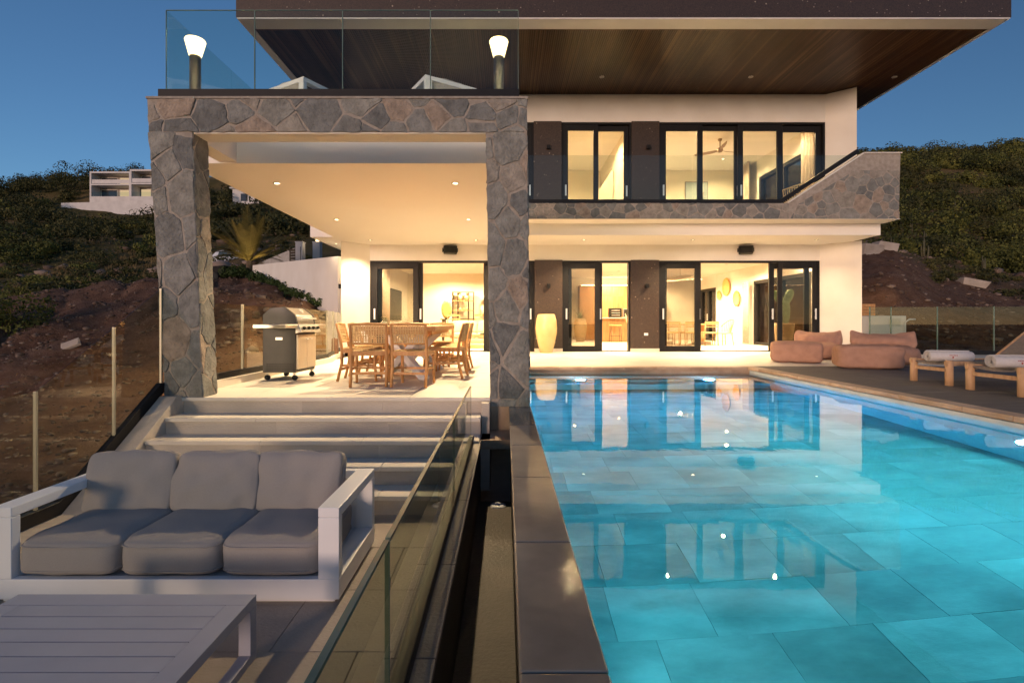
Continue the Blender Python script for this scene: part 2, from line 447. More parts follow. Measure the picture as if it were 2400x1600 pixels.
def leaf_mat(name, c1, c2, c3, trans=.25, scale=.35):
    m, t, out = new_mat(name); N = t.nodes; L = t.links
    p = N.new('ShaderNodeBsdfPrincipled'); p.inputs['Roughness'].default_value = .65; p.inputs['Specular IOR Level'].default_value = .2
    ge = N.new('ShaderNodeNewGeometry'); tc = N.new('ShaderNodeTexCoord')
    n = N.new('ShaderNodeTexNoise'); n.inputs['Scale'].default_value = scale; n.inputs['Detail'].default_value = 2
    L.new(tc.outputs['Object'], n.inputs['Vector'])
    ad = N.new('ShaderNodeMath'); ad.operation = 'MULTIPLY_ADD'; ad.inputs[1].default_value = .22
    L.new(ge.outputs['Random Per Island'], ad.inputs[0])
    sb = N.new('ShaderNodeMath'); sb.operation = 'SUBTRACT'; sb.inputs[1].default_value = .10
    L.new(n.outputs['Fac'], sb.inputs[0]); L.new(sb.outputs[0], ad.inputs[2])
    cr = N.new('ShaderNodeValToRGB')
    cr.color_ramp.elements[0].position = .3; cr.color_ramp.elements[0].color = (*c1, 1)
    cr.color_ramp.elements[1].position = .5; cr.color_ramp.elements[1].color = (*c2, 1)
    e = cr.color_ramp.elements.new(.72); e.color = (*c3, 1)
    L.new(ad.outputs[0], cr.inputs[0]); L.new(cr.outputs[0], p.inputs['Base Color'])
    tl = N.new('ShaderNodeBsdfTranslucent'); L.new(cr.outputs[0], tl.inputs[0])
    mx = N.new('ShaderNodeMixShader'); mx.inputs[0].default_value = trans
    L.new(p.outputs[0], mx.inputs[1]); L.new(tl.outputs[0], mx.inputs[2]); L.new(mx.outputs[0], out.inputs[0])
    return m
M['scrub'] = leaf_mat('scrub_leaves', (.030, .037, .011), (.10, .108, .027), (.22, .21, .05))
M['scrub_dark'] = leaf_mat('dark_scrub_leaves', (.020, .025, .010), (.060, .062, .021), (.115, .105, .036))
M['hedge'] = leaf_mat('hedge_leaves', (.025, .045, .014), (.045, .075, .022), (.07, .10, .03), scale=2)
M['palm'] = leaf_mat('palm_fronds', (.12, .10, .025), (.20, .155, .04), (.28, .21, .06), scale=1)
M['grass'] = leaf_mat('dry_grass', (.085, .062, .026), (.13, .095, .04), (.17, .125, .055), scale=.15)

def lamp(kind, loc, energy, col, parent=None, rot=(0, 0, 0), size=.05, angle=150, blend=.6, name='light'):
    l = bpy.data.lights.new(name, kind); l.energy = energy; l.color = col
    if kind == 'SPOT':
        l.spot_size = R(angle); l.spot_blend = blend; l.shadow_soft_size = size
    elif kind == 'POINT':
        l.shadow_soft_size = size
    o = bpy.data.objects.new(name, l); link(o, parent)
    o.location = loc; o.rotation_euler = rot
    return o
WARM = (1.0, .73, .41)
WARM2 = (1.0, .72, .38)

# ================================================================== terrain
tN = np.array([-3.0, -1.3, -1.0, -.7, -.49, -.32, -.1, .5, .7, .76, .85, 1.01, 1.3, 3.0])
yN = np.array([2.0, 4.5, 6, 9, 12, 16, 20, 25, 35, 60, 90, 130, 200, 400])
eN = np.array([
 [-900,-420,-300,-110, -30, 20, 30, 40, 70,170,240,285,270,150],
 [-900,-420,-280,-100, -10, 45, 42, 40, 70,180,255,300,280,150],
 [-900,-420,-265, -90,   5, 60, 50, 40, 75,180,240,320,305,180],
 [-900,-440,-290, -95,  15,105, 90, 75, 90,185,242,338,330,200],
 [-950,-560,-340, -75,  35, 80,104,112,150,225,295,335,320,200],
 [-950,-560,-350,-100, -20, 25, 70,108,150,225,300,340,320,200],
 [-950,-560,-400,-200,-120,-60,-20, 60,120,220,300,340,320,200],
 [-950,-560,-400,-200,-120,-60,-20, 70,130,240,330,360,340,200],
 [-950,-560,-400,-200, -95,-10, 95,165,170,270,360,378,350,200],
 [-950,-560,-400,-200, -95,  0,110,170,165,270,360,378,350,200],
 [-950,-560,-400,-200, -95,-15, 55,105,150,265,365,385,360,200],
 [-950,-560,-400,-200, -95,-30, 20, 58,120,250,370,398,370,200],
 [-950,-560,-400,-200, -95,-30, 10, 40,100,240,360,390,370,200],
 [-950,-560,-400,-200, -95,-30, 10, 40, 90,220,330,360,340,200]], float)

yN = np.insert(yN, 11, 114.0)
eN = np.insert(eN, 11, eN[:, 10]*.42+eN[:, 11]*.58, axis=1)
eN[1:4, 11] = (268, 268, 268)
def _interp2(t, y):
    ly = np.log(yN); l = math.log(max(y, yN[0]))
    j = int(np.clip(np.searchsorted(ly, l) - 1, 0, len(ly)-2)); fy = min(1, max(0, (l - ly[j])/(ly[j+1]-ly[j])))
    fy = fy*fy*(3-2*fy)*.5 + fy*.5
    i = int(np.clip(np.searchsorted(tN, t) - 1, 0, len(tN)-2)); ft = min(1, max(0, (t - tN[i])/(tN[i+1]-tN[i])))
    ft = ft*ft*(3-2*ft)*.5 + ft*.5
    return (eN[i,j]*(1-ft)+eN[i+1,j]*ft)*(1-fy) + (eN[i,j+1]*(1-ft)+eN[i+1,j+1]*ft)*fy

def inside_plot(x, y, m=0.0):
    return (-3.86-m < x < 16+m and y < 13.4+m) or (-4.6-m < x < 9.6+m and 12 < y < 26+m)

def terrain_z(x, y):
    z = CZ + y * _interp2(x / y, y) / F
    d = math.hypot(x, y)
    a = min(1, d/18)
    z += noise.noise(Vector((x*.9, y*.9, 3.3))) * .16 * a
    z += noise.noise(Vector((x*.25, y*.25, 7.7))) * .35 * min(1, d/40)
    z += noise.noise(Vector((x*.06, y*.06, 1.7))) * 1.6 * min(1, max(0, d-30)/60)
    z += noise.noise(Vector((x*3.1, y*3.1, 5.1))) * .05
    z += noise.noise(Vector((x*7.3, y*7.3, 2.1))) * .03
    if d < 40: z -= .22 * (1 - abs(noise.noise(Vector((x*.55+y*.35, (x-y)*.12, 6.1)))))**6 * a
    if d > 30:
        z += noise.noise(Vector((x*.018, y*.018, 9.7))) * min(2.5, (d-30)*.03)
    return z

ts = np.concatenate([np.linspace(-3, -1.15, 22)[:-1], np.linspace(-1.15, -.28, 150), np.linspace(-.26, .62, 40), np.linspace(.64, 1.15, 100), np.linspace(1.17, 3, 22)])
ys = np.concatenate([np.linspace(2.0, 8, 34)[:-1], np.geomspace(8, 30, 74)[:-1], np.geomspace(30, 140, 74)[:-1], np.geomspace(140, 400, 14)])
vs = []
for y in ys:
    for t in ts:
        x = t*y
        z = terrain_z(x, y)
        if inside_plot(x, y): z = min(z, -2.6)
        vs.append((x, y, z))
nt_ = len(ts)
fs = [(j*nt_+i, j*nt_+i+1, (j+1)*nt_+i+1, (j+1)*nt_+i) for j in range(len(ys)-1) for i in range(nt_-1)]

def terrain_mat():
    m, t, out = new_mat('hillside_earth'); N = t.nodes; L = t.links
    p = N.new('ShaderNodeBsdfPrincipled'); L.new(p.outputs[0], out.inputs[0])
    p.inputs['Roughness'].default_value = .95; p.inputs['Specular IOR Level'].default_value = .1
    tc = N.new('ShaderNodeTexCoord'); sx = N.new('ShaderNodeSeparateXYZ'); L.new(tc.outputs['Object'], sx.inputs[0])
    def noi(s, d=6, r=.6):
        n = N.new('ShaderNodeTexNoise'); n.inputs['Scale'].default_value = s; n.inputs['Detail'].default_value = d; n.inputs['Roughness'].default_value = r
        L.new(tc.outputs['Object'], n.inputs['Vector']); return n.outputs['Fac']
    def ramp(f, *stops):
        c = N.new('ShaderNodeValToRGB'); el = c.color_ramp.elements
        el[0].position, el[0].color = stops[0][0], (*stops[0][1], 1)
        el[1].position, el[1].color = stops[1][0], (*stops[1][1], 1)
        for q in stops[2:]:
            e = el.new(q[0]); e.color = (*q[1], 1)
        L.new(f, c.inputs[0]); return c.outputs[0]
    soil = ramp(noi(1.4, 9, .7), (.30, (.092, .050, .033)), (.5, (.155, .086, .056)), (.70, (.22, .135, .095)))
    grass = ramp(noi(.09, 6, .65), (.36, (.040, .042, .014)), (.50, (.10, .078, .030)), (.62, (.17, .115, .052)))
    # earth close by, grown-over slopes beyond about 28 m
    ma = N.new('ShaderNodeMath'); ma.operation = 'MULTIPLY_ADD'; ma.inputs[1].default_value = 14; 
    L.new(noi(.12, 4), ma.inputs[0]); L.new(sx.outputs['Y'], ma.inputs[2])
    mr = N.new('ShaderNodeMapRange'); mr.inputs['From Min'].default_value = 32; mr.inputs['From Max'].default_value = 44
    L.new(ma.outputs[0], mr.inputs[0])
    mx = N.new('ShaderNodeMix'); mx.data_type = 'RGBA'
    L.new(mr.outputs[0], mx.inputs[0]); L.new(soil, mx.inputs[6]); L.new(grass, mx.inputs[7])
    L.new(mx.outputs[2], p.inputs['Base Color'])
    b = N.new('ShaderNodeBump'); b.inputs['Strength'].default_value = 1.0; b.inputs['Distance'].default_value = .12
    L.new(noi(5, 10, .75), b.inputs['Height']); L.new(b.outputs[0], p.inputs['Normal'])
    return m
M['earth'] = terrain_mat()
m = MB(); m.add(vs, fs, True)
m.build('hillside', M['earth'], kind='structure')
m = MB(); m.add([(-1500,-1500,-5),(1500,-1500,-5),(1500,1500,-5),(-1500,1500,-5)], [(0,1,2,3)])
m.build('ground', pmat('dark_unseen_ground', (.03, .032, .02), (.05, .05, .03), rough=1, nscale=.05, spec=0), kind='structure')  # unseen ground, coloured dark to keep its reflection in the fence glass low

# ================================================================== pool
WZ = -0.105          # water level
PX0, PX1, PY0, PY1, PZ = 0.27, 4.46, -1.3, 9.37, -1.42
basin = MB()
basin.box(PX0-.2, PX0, PY0-.2, PY1+.2, PZ-.2, WZ-.03)      # left wall under the overflow coping
basin.box(PX1, PX1+.2, PY0-.2, PY1+.2, PZ-.2, -.06)
basin.box(PX0, PX1, PY1, PY1+.2, PZ-.2, -.06)
basin.box(PX0, PX1, PY0-.2, PY0, PZ-.2, -.06)
basin.box(PX0, PX1, PY0, PY1, PZ-.25, PZ-.02)
basin.build('pool_basin', M['pool_wall'], kind='structure')
pf = MB().box(PX0, PX1, PY0, PY1, PZ-.018, PZ-.012).build('pool_floor', M['pool_tile'], kind='structure')
row = 0; y = PY0
while y < PY1 - .05:
    dpt = random.choice([.37, .38, .40, .38])
    y1 = min(y + dpt, PY1)
    x = PX0 - random.uniform(0, .4)
    while x < PX1:
        ln = random.choice([.42, .50, .54, .58, .66])
        x0, x1 = max(x, PX0), min(x + ln, PX1)
        if x1 - x0 > .04:
            dz = random.uniform(-.0012, .0012)
            MB().box(x0+.0011, x1-.0011, y+.0006, y1-.0006, PZ-.012, PZ+dz).build('slab', M['pool_tile'], pf)
        x += ln
    y = y1
# submerged steps at the house end
for k in range(3):
    MB().box(PX0+.002, PX1-.002, PY1-.30*(k+1), PY1-.30*k-.002, PZ, WZ-.24-.27*k).build('pool_step', M['pool_wall'], pf, bevel=.01)
wt = MB()
wt.add([(PX0-.005, PY0, WZ), (PX1, PY0, WZ), (PX1, PY1, WZ), (PX0-.005, PY1, WZ)], [(0, 1, 2, 3)])
wt.build('pool_water', M['water'], kind='structure')
# underwater lamps
def pool_lamp(x, y, z, dirx, diry, e, label, col=(.07, .79, 1.0)):
    t = thing('pool_light', label, 'pool light', (x, y, z), math.atan2(dirx, -diry) if False else 0, 'underwater pool lights')
    a = math.atan2(diry, dirx)
    ring = MB().lathe([(.10, 0), (.10, .02), (.085, .03), (.08, .03)], 20); ring.xf(Matrix.Rotation(a, 4, 'Z') @ Matrix.Rotation(R(90), 4, 'Y'))
    ring.build('bezel', M['chrome'], t)
    d = MB().lathe([(.0005, .026), (.079, .026)], 20); d.xf(Matrix.Rotation(a, 4, 'Z') @ Matrix.Rotation(R(90), 4, 'Y'))
    d.build('lens', M['pool_lens'], t)
    lamp('SPOT', (dirx*.06, diry*.06, 0), e, col, t, rot=(R(90)-.12, 0, math.atan2(diry, dirx) - R(90)), size=.08, angle=165, blend=.5)
M['pool_lens'] = emat('lit_pool_lens', (.55, .85, 1.0), 30)
pool_lamp(1.27, 8.765, -.52, 0, -1, 460, 'glowing underwater light in the pool step nearer the stone pillar', (.015, .46, 1.0))
pool_lamp(3.46, 8.765, -.52, 0, -1, 460, 'glowing underwater light in the pool step nearer the terracotta loungers', (.015, .48, 1.0))
pool_lamp(4.455, 4.3, -.6, -1, 0, 480, 'underwater light set in the deck-side pool wall')
pool_lamp(.275, 2.0, -.6, 1, 0, 30, 'underwater light set in the overflow-side pool wall')
pool_lamp(2.4, -1.295, -.6, 0, 1, 72, 'underwater light set in the pool wall below the camera')

# overflow coping (left), dry coping (far, right)
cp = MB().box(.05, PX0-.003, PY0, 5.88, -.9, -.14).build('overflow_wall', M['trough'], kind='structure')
y = PY0
while y < 5.6:
    ln = random.choice([.72, .8, .9, .95])
    y1 = min(y+ln, 5.62)
    MB().box(.035, PX0+.004, y+.002, y1-.002, -.138, -.100+random.uniform(-.0015, .0015)).build('coping_slab', M['coping'], cp, bevel=.008, seg=3)
    y = y1
dk = MB()
dk.box(PX1+.12, 16, -6, PY1, -.35, -.045)
dk.box(PX0, 16, PY1+.12, 14.3, -.35, -.045)
dk.box(PX1+.12, 16, PY1, PY1+.12, -.35, -.045)
deck = dk.build('pool_deck', M['concrete'], kind='structure')
x = PX0
while x < PX1 - .04:
    x1 = min(x + random.choice([.5, .6, .7]), PX1-.031)
    MB().box(x+.002, x1-.002, PY1-.03, PY1+.20, -.17 if False else -.05, .002).build('coping_slab', M['coping_dry'], deck, bevel=.006)
    x = x1
y = PY1 + .2
while y > -4:
    y0 = max(y - random.choice([.5, .6, .7, .8]), -4)
    MB().box(PX1-.03 + (0.0), PX1+.17, y0+.002, y-.002, -.05, .002).build('coping_slab', M['coping_dry'], deck, bevel=.006)
    y = y0
# tan riser faces between coping and water
MB().box(PX0, PX1, PY1-.004, PY1+.03, -.30, -.052).build('coping_riser', M['coping_dry'], deck)
# dark deck paving: rows across, stagger
y = -2.4; r_ = 0
while y < PY1 + .2:
    y1 = min(y + .6, PY1+.2)
    x = PX1 + .17 + (0 if r_ % 2 else -.5)
    while x < 13.6:
        x0 = max(x, PX1+.17); x1 = x + 1.2
        MB().box(x0+.003, x1-.003, y+.003, y1-.003, -.045, random.uniform(-.001, .001)).build('paving_slab', M['deck'], deck)
        x += 1.2
    y = y1; r_ += 1
# paler paving before the house
y = PY1 + .2; r_ = 0
while y < 14.2:
    y1 = min(y + .92, 14.3)
    x = PX0 + (0 if r_ % 2 else -.6)
    while x < 13.6:
        x0 = max(x, PX0); x1 = x + 1.2
        MB().box(x0+.002, x1-.002, y+.002, y1-.002, -.045, random.uniform(-.001, .001)).build('paving_slab', M['porch_floor'], deck)
        x += 1.2
    y = y1; r_ += 1

# ================================================================== terraces and stairs
YF = 5.6             # front edge of the raised porch
pb = MB(); pb.box(-3.75, PX0, YF+.05, 14.3, -1.2, -.04)
porch = pb.build('porch_terrace', M['step_stone'], kind='structure')
y = YF - .02; r_ = 0
while y < 14.25:
    y1 = min(y + .9, 14.3); x = -3.75 - (.45 if r_ % 2 else 0)
    while x < PX0:
        x0 = max(x, -3.75); x1 = min(x + .9, PX0)
        if r_ == 0: x1 = min(x1, -.165)
        if x1 - x0 > .02:
            MB().box(x0+.001, x1-.001, y+.001, y1-.001, -.04, random.uniform(-.0006, .0006)).build('paving_slab', M['porch_floor'], porch, bevel=.004, seg=1)
        x += .9
    y = y1; r_ += 1
stairs = thing('terrace_stairs', 'wide limestone steps from the lower terrace up to the porch', 'stairs')
RZ, TR = .17, .2925
SX0, SX1 = -3.53, -.26
for k in range(5):
    zt = -RZ*k; yf = YF - TR*k
    # riser built of two or three slabs
    xs = [SX0, SX0+random.uniform(1.0, 1.3), SX0+random.uniform(2.1, 2.4), SX1]
    for a, b in zip(xs[:-1], xs[1:]):
        MB().box(a+.001, b-.001, yf+.012, yf+.05, zt-RZ, zt-.04).build('riser', M['step_stone'], stairs)
    if k < 4:
        xs = [SX0, SX0+random.uniform(.9, 1.4), SX0+random.uniform(2.0, 2.5), SX1]
        for a, b in zip(xs[:-1], xs[1:]):
            MB().box(a+.001, b-.001, yf-TR-.012, yf+.012, zt-RZ-.04, zt-RZ).build('tread', M['porch_floor'], stairs, bevel=.004, seg=1)
        MB().box(SX0, SX1-.12, yf-TR+.05, yf+.04, -1.2, zt-RZ-.042).build('core', M['concrete'], stairs)
# stepped right cheek beside the trough
ck = MB(); ck.box(-.258, -.17, YF-.16, YF+.02, -.87, -.042); ck.build('cheek', M['step_stone'], stairs, bevel=.004)
MB().box(-.258, -.16, YF-.45, YF-.165, -.87, -.36).build('cheek', M['step_stone'], stairs)
# left sloped kerb
kb = MB().prism_x([(YF+.02, -.9), (YF+.02, .02), (YF-.10, .02), (4.28, -.79), (-2.0, -.79), (-2.0, -.9)][::-1], -3.72, SX0-.002)
kb.build('kerb', M['step_stone'], stairs, bevel=.006)

# lower terrace
lt = MB().box(-3.9, -.40, -2.5, 4.5, -1.1, -.885)
low = lt.build('lower_terrace', M['concrete'], kind='structure')
y = -2.2; r_ = 0
while y < 4.5:
    y1 = min(y + .6, 4.52); x = -3.9 + (0 if r_ % 2 else -.45)
    while x < -.41:
        x0 = max(x, -3.9); x1 = min(x + 1.05, -.402)
        if x1 - x0 > .02:
            MB().box(x0+.0015, x1-.0015, y+.0015, y1-.0015, -.885, -.85+random.uniform(-.001, .001)).build('paving_slab', M['limestone'], low, bevel=.003, seg=1)
        x += 1.05
    y = y1; r_ += 1

# trough between lower terrace and pool
tr = MB()
tr.box(-.40, -.25, -2.2, 5.13, -1.4, -.392)
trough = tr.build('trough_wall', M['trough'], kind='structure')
y = -2.2
while y < 5.12:
    y1 = min(y + random.choice([.7, .9, 1.0]), 5.13)
    MB().box(-.405, -.245, y+.002, y1-.002, -.39, -.36).build('kerb_slab', M['kerb'], trough, bevel=.004)
    y = y1
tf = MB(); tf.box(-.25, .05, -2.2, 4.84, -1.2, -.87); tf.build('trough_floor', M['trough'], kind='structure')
te = MB(); te.box(-.25, .05, 5.13, 5.62, -.45, -.36); te.box(-.16, .05, 5.62, 5.7, -.45, -.10)
te.build('trough_cover', M['coping_dry'], kind='structure')
t = thing('pool_skimmer_cap', 'small white plastic cap lying on the trough floor', 'drain cap', (-.07, 4.72, -.87))
MB().lathe([(.0005, .012), (.045, .012), (.07, .008), (.075, 0)], 20).build('cap', M['white'], t)
MB().lathe([(.0005, .03), (.02, .03), (.024, .012)], 12).build('knob', M['white'], t)

# ================================================================== villa
villa = thing('villa', 'two storey white villa with dark cantilever roof, stone portico and lit rooms', 'house')
DW = 14.3            # facade plane
ZC = 2.98            # porch ceiling
ZF = 3.45            # upper floor
ZS = 7.18            # roof soffit

# ---- stone cladding: voronoi stones in a convex polygon of a plane
def clip(poly, nx, ny, c):
    """keep nx*x+ny*y <= c"""
    out = []
    for i in range(len(poly)):
        a, b = poly[i], poly[(i+1) % len(poly)]
        da, db = nx*a[0]+ny*a[1]-c, nx*b[0]+ny*b[1]-c
        if da <= 0: out.append(a)
        if (da < 0 < db) or (db < 0 < da):
            f = da/(da-db); out.append((a[0]+(b[0]-a[0])*f, a[1]+(b[1]-a[1])*f))
    return out

def stones(parent, poly, to3d, size=.30, gap=.022, depth=.009, sy=1.0, seed=1, edge=.009):
    """poly in (u,v); to3d(u,v,h) gives the point h proud of the wall"""
    r = random.Random(seed)
    us = [p[0] for p in poly]; vs_ = [p[1] for p in poly]
    pts = []; tries = 0
    u0, u1, v0, v1 = min(us)-size*.3, max(us)+size*.3, min(vs_)-size*sy*.3, max(vs_)+size*sy*.3
    while tries < 6000:
        tries += 1
        p = (r.uniform(u0, u1), r.uniform(v0, v1)); k = r.uniform(.5, 1.5)
        if all(math.hypot(p[0]-q[0], (p[1]-q[1])/sy) > size*max(.6, (k+q[2])/2) for q in pts): pts.append((*p, k))
    for i, p in enumerate(pts):
        c = list(poly)
        # keep the outer edge free of mortar overhang
        for j, q in enumerate(pts):
            if i == j: continue
            nx, ny = q[0]-p[0], (q[1]-p[1])/sy/sy
            L = math.hypot(nx, ny)
            if L > size*3.5/min(1, sy): continue
            nx /= L; ny /= L
            mx, my = (p[0]+q[0])/2, (p[1]+q[1])/2
            wsh = (p[2]-q[2])*size*.16
            c = clip(c, nx, ny, nx*mx+ny*my+wsh-gap/2*r.uniform(.35, 1.5))
            if len(c) < 3: break
        if len(c) < 3: continue
        ar = abs(sum(c[k][0]*c[(k+1) % len(c)][1]-c[(k+1) % len(c)][0]*c[k][1] for k in range(len(c))))/2
        if ar < size*size*.06: continue
        cx = sum(q[0] for q in c)/len(c); cy = sum(q[1] for q in c)/len(c)
        # rounded, uneven outline
        ring = []
        n = len(c)
        for k in range(n):
            a, b = c[k], c[(k+1) % n]
            L = math.hypot(b[0]-a[0], b[1]-a[1])
            for f in ((.05, .36, .68, .95) if L > .10 else (.25, .75)):
                x = a[0]+(b[0]-a[0])*f; y = a[1]+(b[1]-a[1])*f
                x += r.uniform(-edge, edge); y += r.uniform(-edge, edge)
                ring.append((x, y))
        if len(ring) < 3: continue
        h = depth*r.uniform(.55, 1.25)
        m = MB(); nn = len(ring); tx, ty = r.uniform(-.05, .05), r.uniform(-.05, .05)
        V = [to3d(x, y, -.004) for x, y in ring] + [to3d(x, y, max(.002, h*.7+(x-cx)*tx+(y-cy)*ty)) for x, y in ring]
        V += [to3d(cx+(x-cx)*.93, cy+(y-cy)*.93, max(.004, h+(x-cx)*tx+(y-cy)*ty+r.uniform(-.004, .004))) for x, y in ring]
        V += [to3d(cx, cy, h+r.uniform(-.002, .006))]
        fs = [(k, (k+1) % nn, nn+(k+1) % nn, nn+k) for k in range(nn)]
        fs += [(nn+k, nn+(k+1) % nn, 2*nn+(k+1) % nn, 2*nn+k) for k in range(nn)]
        fs += [(2*nn+k, 2*nn+(k+1) % nn, 3*nn) for k in range(nn)]
        m.add(V, fs)
        m.build('stone', M['stone'], parent)

# ---- portico (beam on two pillars)
PY, PT = 5.60, .28
core = MB()
beam = [(-3.90, 2.90), (.235, 2.90), (.235, 3.26), (-3.92, 3.26)]
lpil = [(-3.72, -.02), (-3.315, -.02), (-3.43, 2.90), (-3.90, 2.90)]
rpil = [(-.165, -.10), (.255, -.10), (.235, 2.90), (-.215, 2.90)]
core.prism_y(beam, PY, PY+PT)
portico = core.build('stone_portico', M['mortar'], villa)
for pl in (lpil, rpil):
    MB().prism_y(pl, PY+.002, PY+PT-.002).build('pillar_core', M['mortar'], portico)
fr = lambda u, v, h: (u, PY-h, v)
stones(portico, beam, fr, size=.31, seed=11)
stones(portico, lpil, fr, size=.31, sy=1.25, seed=5)
stones(portico, rpil, fr, size=.31, sy=1.25, seed=9)
# inner face of the left pillar (faces +x) and outer faces
def inner(u, v, h):
    f = v/2.9
    return (-3.315-.115*f+h, PY+u, v)
stones(portico, [(.0, -.02), (PT, -.02), (PT, 2.9), (0, 2.9)], inner, size=.30, sy=1.3, seed=3)
stones(portico, [(.0, -.02), (PT, -.02), (PT, 2.9), (0, 2.9)][::-1], lambda u, v, h: (.255-.02*v/2.9+h, PY+u, v), size=.30, sy=1.3, seed=13)
MB().box(-3.86, -3.84+.6, PY+PT, PY+PT+.001, 0, .001) if False else None
MB().box(-3.93, .245, PY-.012, PY+PT+.01, 3.262, 3.285).build('beam_cap', M['mortar'], portico)
# white lining under the beam
MB().box(-3.428, -.217, PY+.012, PY+PT, 2.885, 2.899).build('beam_lining', M['render'], villa)

# ---- porch ceiling and slabs
MB().box(-4.37, .30, 6.97, DW+.2, ZC, 3.288).build('porch_ceiling', M['ceiling'], villa)
MB().box(.302, 9.30, 12.70, DW+.2, ZC, 3.266).build('balcony_ceiling', M['ceiling'], villa)
MB().box(-5.0, -4.372, 13.1, 19, 3.0, 3.5).build('side_canopy', M['ceiling'], villa)
MB().box(-4.36, .29, 6.97, DW, 3.29, 3.44).build('terrace_slab', M['step_stone'], villa)  # front edge held back: open slot added so skylight reaches the porch fascia
MB().box(-3.90, -3.66, PY+PT+.012, 6.968, 3.0, 3.335).build('side_beam', M['render'], villa)
MB().box(.0, .22, PY+PT+.012, 6.968, 3.0, 3.335).build('side_beam', M['render'], villa)
MB().box(.302, 9.36, 12.17, DW+.2, 3.27, ZF).build('balcony_slab', M['step_stone'], villa)
MB().box(-4.36, 9.42, DW+.2, 24.2, ZC-.08, ZF).build('floor_slab', M['ceiling'], villa)
MB().box(-4.36, 9.42, DW+.02, 24.2, -.3, -.004).build('ground_floor_slab', M['porch_floor'], villa)

# ---- lower storey walls
WT = .25
wall = MB()
wall.box(-3.79, 8.78, DW, DW+WT, 2.54, ZC)
wall.build('wall_header', M['render'], villa)
MB().prism([(-3.79, DW), (-4.37, 13.6), (-4.37, 24.2), (-4.2, 24.2), (-4.2, DW+WT), (-3.79, DW+WT)][::-1], 0, ZC-.001).build('wall_side', M['render'], villa)
MB().prism([(8.78, DW), (8.78, DW+WT), (9.2, DW+WT), (9.2, 15.4), (9.43, 15.4), (9.43, 13.55)][::-1], 0, ZC-.001).build('wall_splay', M['render'], villa)
MB().box(9.2, 9.43, 19.0, 22.4, 0, ZC-.081).build('wall_side', M['render'], villa)
MB().box(9.2, 9.43, 15.4, 19.0, 2.35, ZC-.081).build('wall_header', M['render'], villa)
MB().box(9.2, 9.43, 22.4, 24.2, 2.35, ZC-.081).build('wall_header', M['render'], villa)
MB().box(-4.2, 9.43, 24.2, 24.4, 0, ZC-.081).build('wall_back', M['interior'], villa)
MB().box(-4.2, 1.0, 22.0, 22.12, 0, ZC-.081).build('partition_wall', M['interior'], villa)
MB().box(1.0, 1.12, 19.4, 22.12, 0, ZC-.081).build('partition_wall', M['interior'], villa)
# skirtings at the splays
MB().prism([(-3.79, DW-.001), (-3.80, DW-.02), (-4.385, 13.58), (-4.371, 13.6)], .0, .09).build('skirting', M['porch_floor'], villa)
MB().prism([(8.78, DW-.001), (9.431, 13.549), (9.441, 13.53), (8.775, DW-.025)][::-1], .0, .09).build('skirting', M['porch_floor'], villa)

def granite_panel(x0, x1, z0, z1, plinth=True):
    MB().box(x0, x1, DW-.03, DW+WT, z0+(.09 if plinth else 0), z1).build('granite_panel', M['granite'], villa, bevel=.004, seg=1)
    if plinth:
        MB().box(x0-.004, x1+.004, DW-.045, DW+WT-.01, z0, z0+.088).build('plinth', M['porch_floor'], villa)
granite_panel(.81, 1.585, 0, 2.555)
granite_panel(3.49, 4.28, 0, 2.555)
granite_panel(.785, 1.56, ZF, 6.42, False)
granite_panel(3.515, 4.29, ZF, 6.42, False)

# ---- sliding doors
def sash(parent, x0, x1, z0, z1, y, st=.13, handle=None, name='sash'):
    """one sliding leaf, frame of four rails + pane + handle"""
    f = MB()
    f.box(x0, x0+st, y, y+.06, z0, z1); f.box(x1-st, x1, y, y+.06, z0, z1)
    f.box(x0+st, x1-st, y+.001, y+.059, z1-st*1.15, z1); f.box(x0+st, x1-st, y+.001, y+.059, z0, z0+st*.95)
    s = f.build(name, M['frame'], parent, bevel=.004, seg=1)
    MB().box(x0+st-.005, x1-st+.005, y+.025, y+.033, z0+st*.95-.005, z1-st*1.15+.005).build('pane', M['door_glass'], s)
    for hx in handle or []:
        h = MB(); h.box(hx-.022, hx+.022, y-.05, y-.03, z0+.88, z0+1.18)
        h.box(hx-.012, hx+.012, y-.03, y+.0, z0+.93, z0+.96); h.box(hx-.012, hx+.012, y-.03, y+.0, z0+1.10, z0+1.13)
        h.build('handle', M['chrome'], s, bevel=.004, seg=1)
    return s

def door_set(x0, x1, z0, z1):
    o = MB(); o.box(x0, x1, DW+.015, DW+.20, z1-.055, z1); o.box(x0, x0+.05, DW+.015, DW+.20, z0, z1-.055)
    o.box(x1-.05, x1, DW+.015, DW+.20, z0, z1-.055); o.box(x0+.05, x1-.05, DW+.015, DW+.20, z0-.003, z0+.022)
    return o.build('sliding_door', M['frame'], villa)
Z0, Z1 = .022, 2.485
d = door_set(-3.79, .81, 0, 2.54)
sash(d, -3.74, -2.44, Z0, Z1, DW+.03, .15, [-3.66]); sash(d, -3.62, -2.33, Z0, Z1, DW+.115, .14, [-2.39])
sash(d, -.52, .76, Z0, Z1, DW+.03, .13, [.70]); sash(d, -.62, .66, Z0, Z1, DW+.115, .13, [])
d = door_set(1.585, 3.49, 0, 2.54)
sash(d, 1.63, 2.64, Z0, Z1, DW+.03, .14, [1.70]); sash(d, 1.72, 2.72, Z0, Z1, DW+.115, .14, [2.66])
d = door_set(4.28, 8.78, 0, 2.54)
sash(d, 4.33, 5.44, Z0, Z1, DW+.03, .14, [4.40]); sash(d, 4.42, 5.50, Z0, Z1, DW+.115, .12, [5.44])
sash(d, 7.62, 8.73, Z0, Z1, DW+.03, .13, [8.66]); sash(d, 7.42, 8.55, Z0, Z1, DW+.115, .14, [7.50])
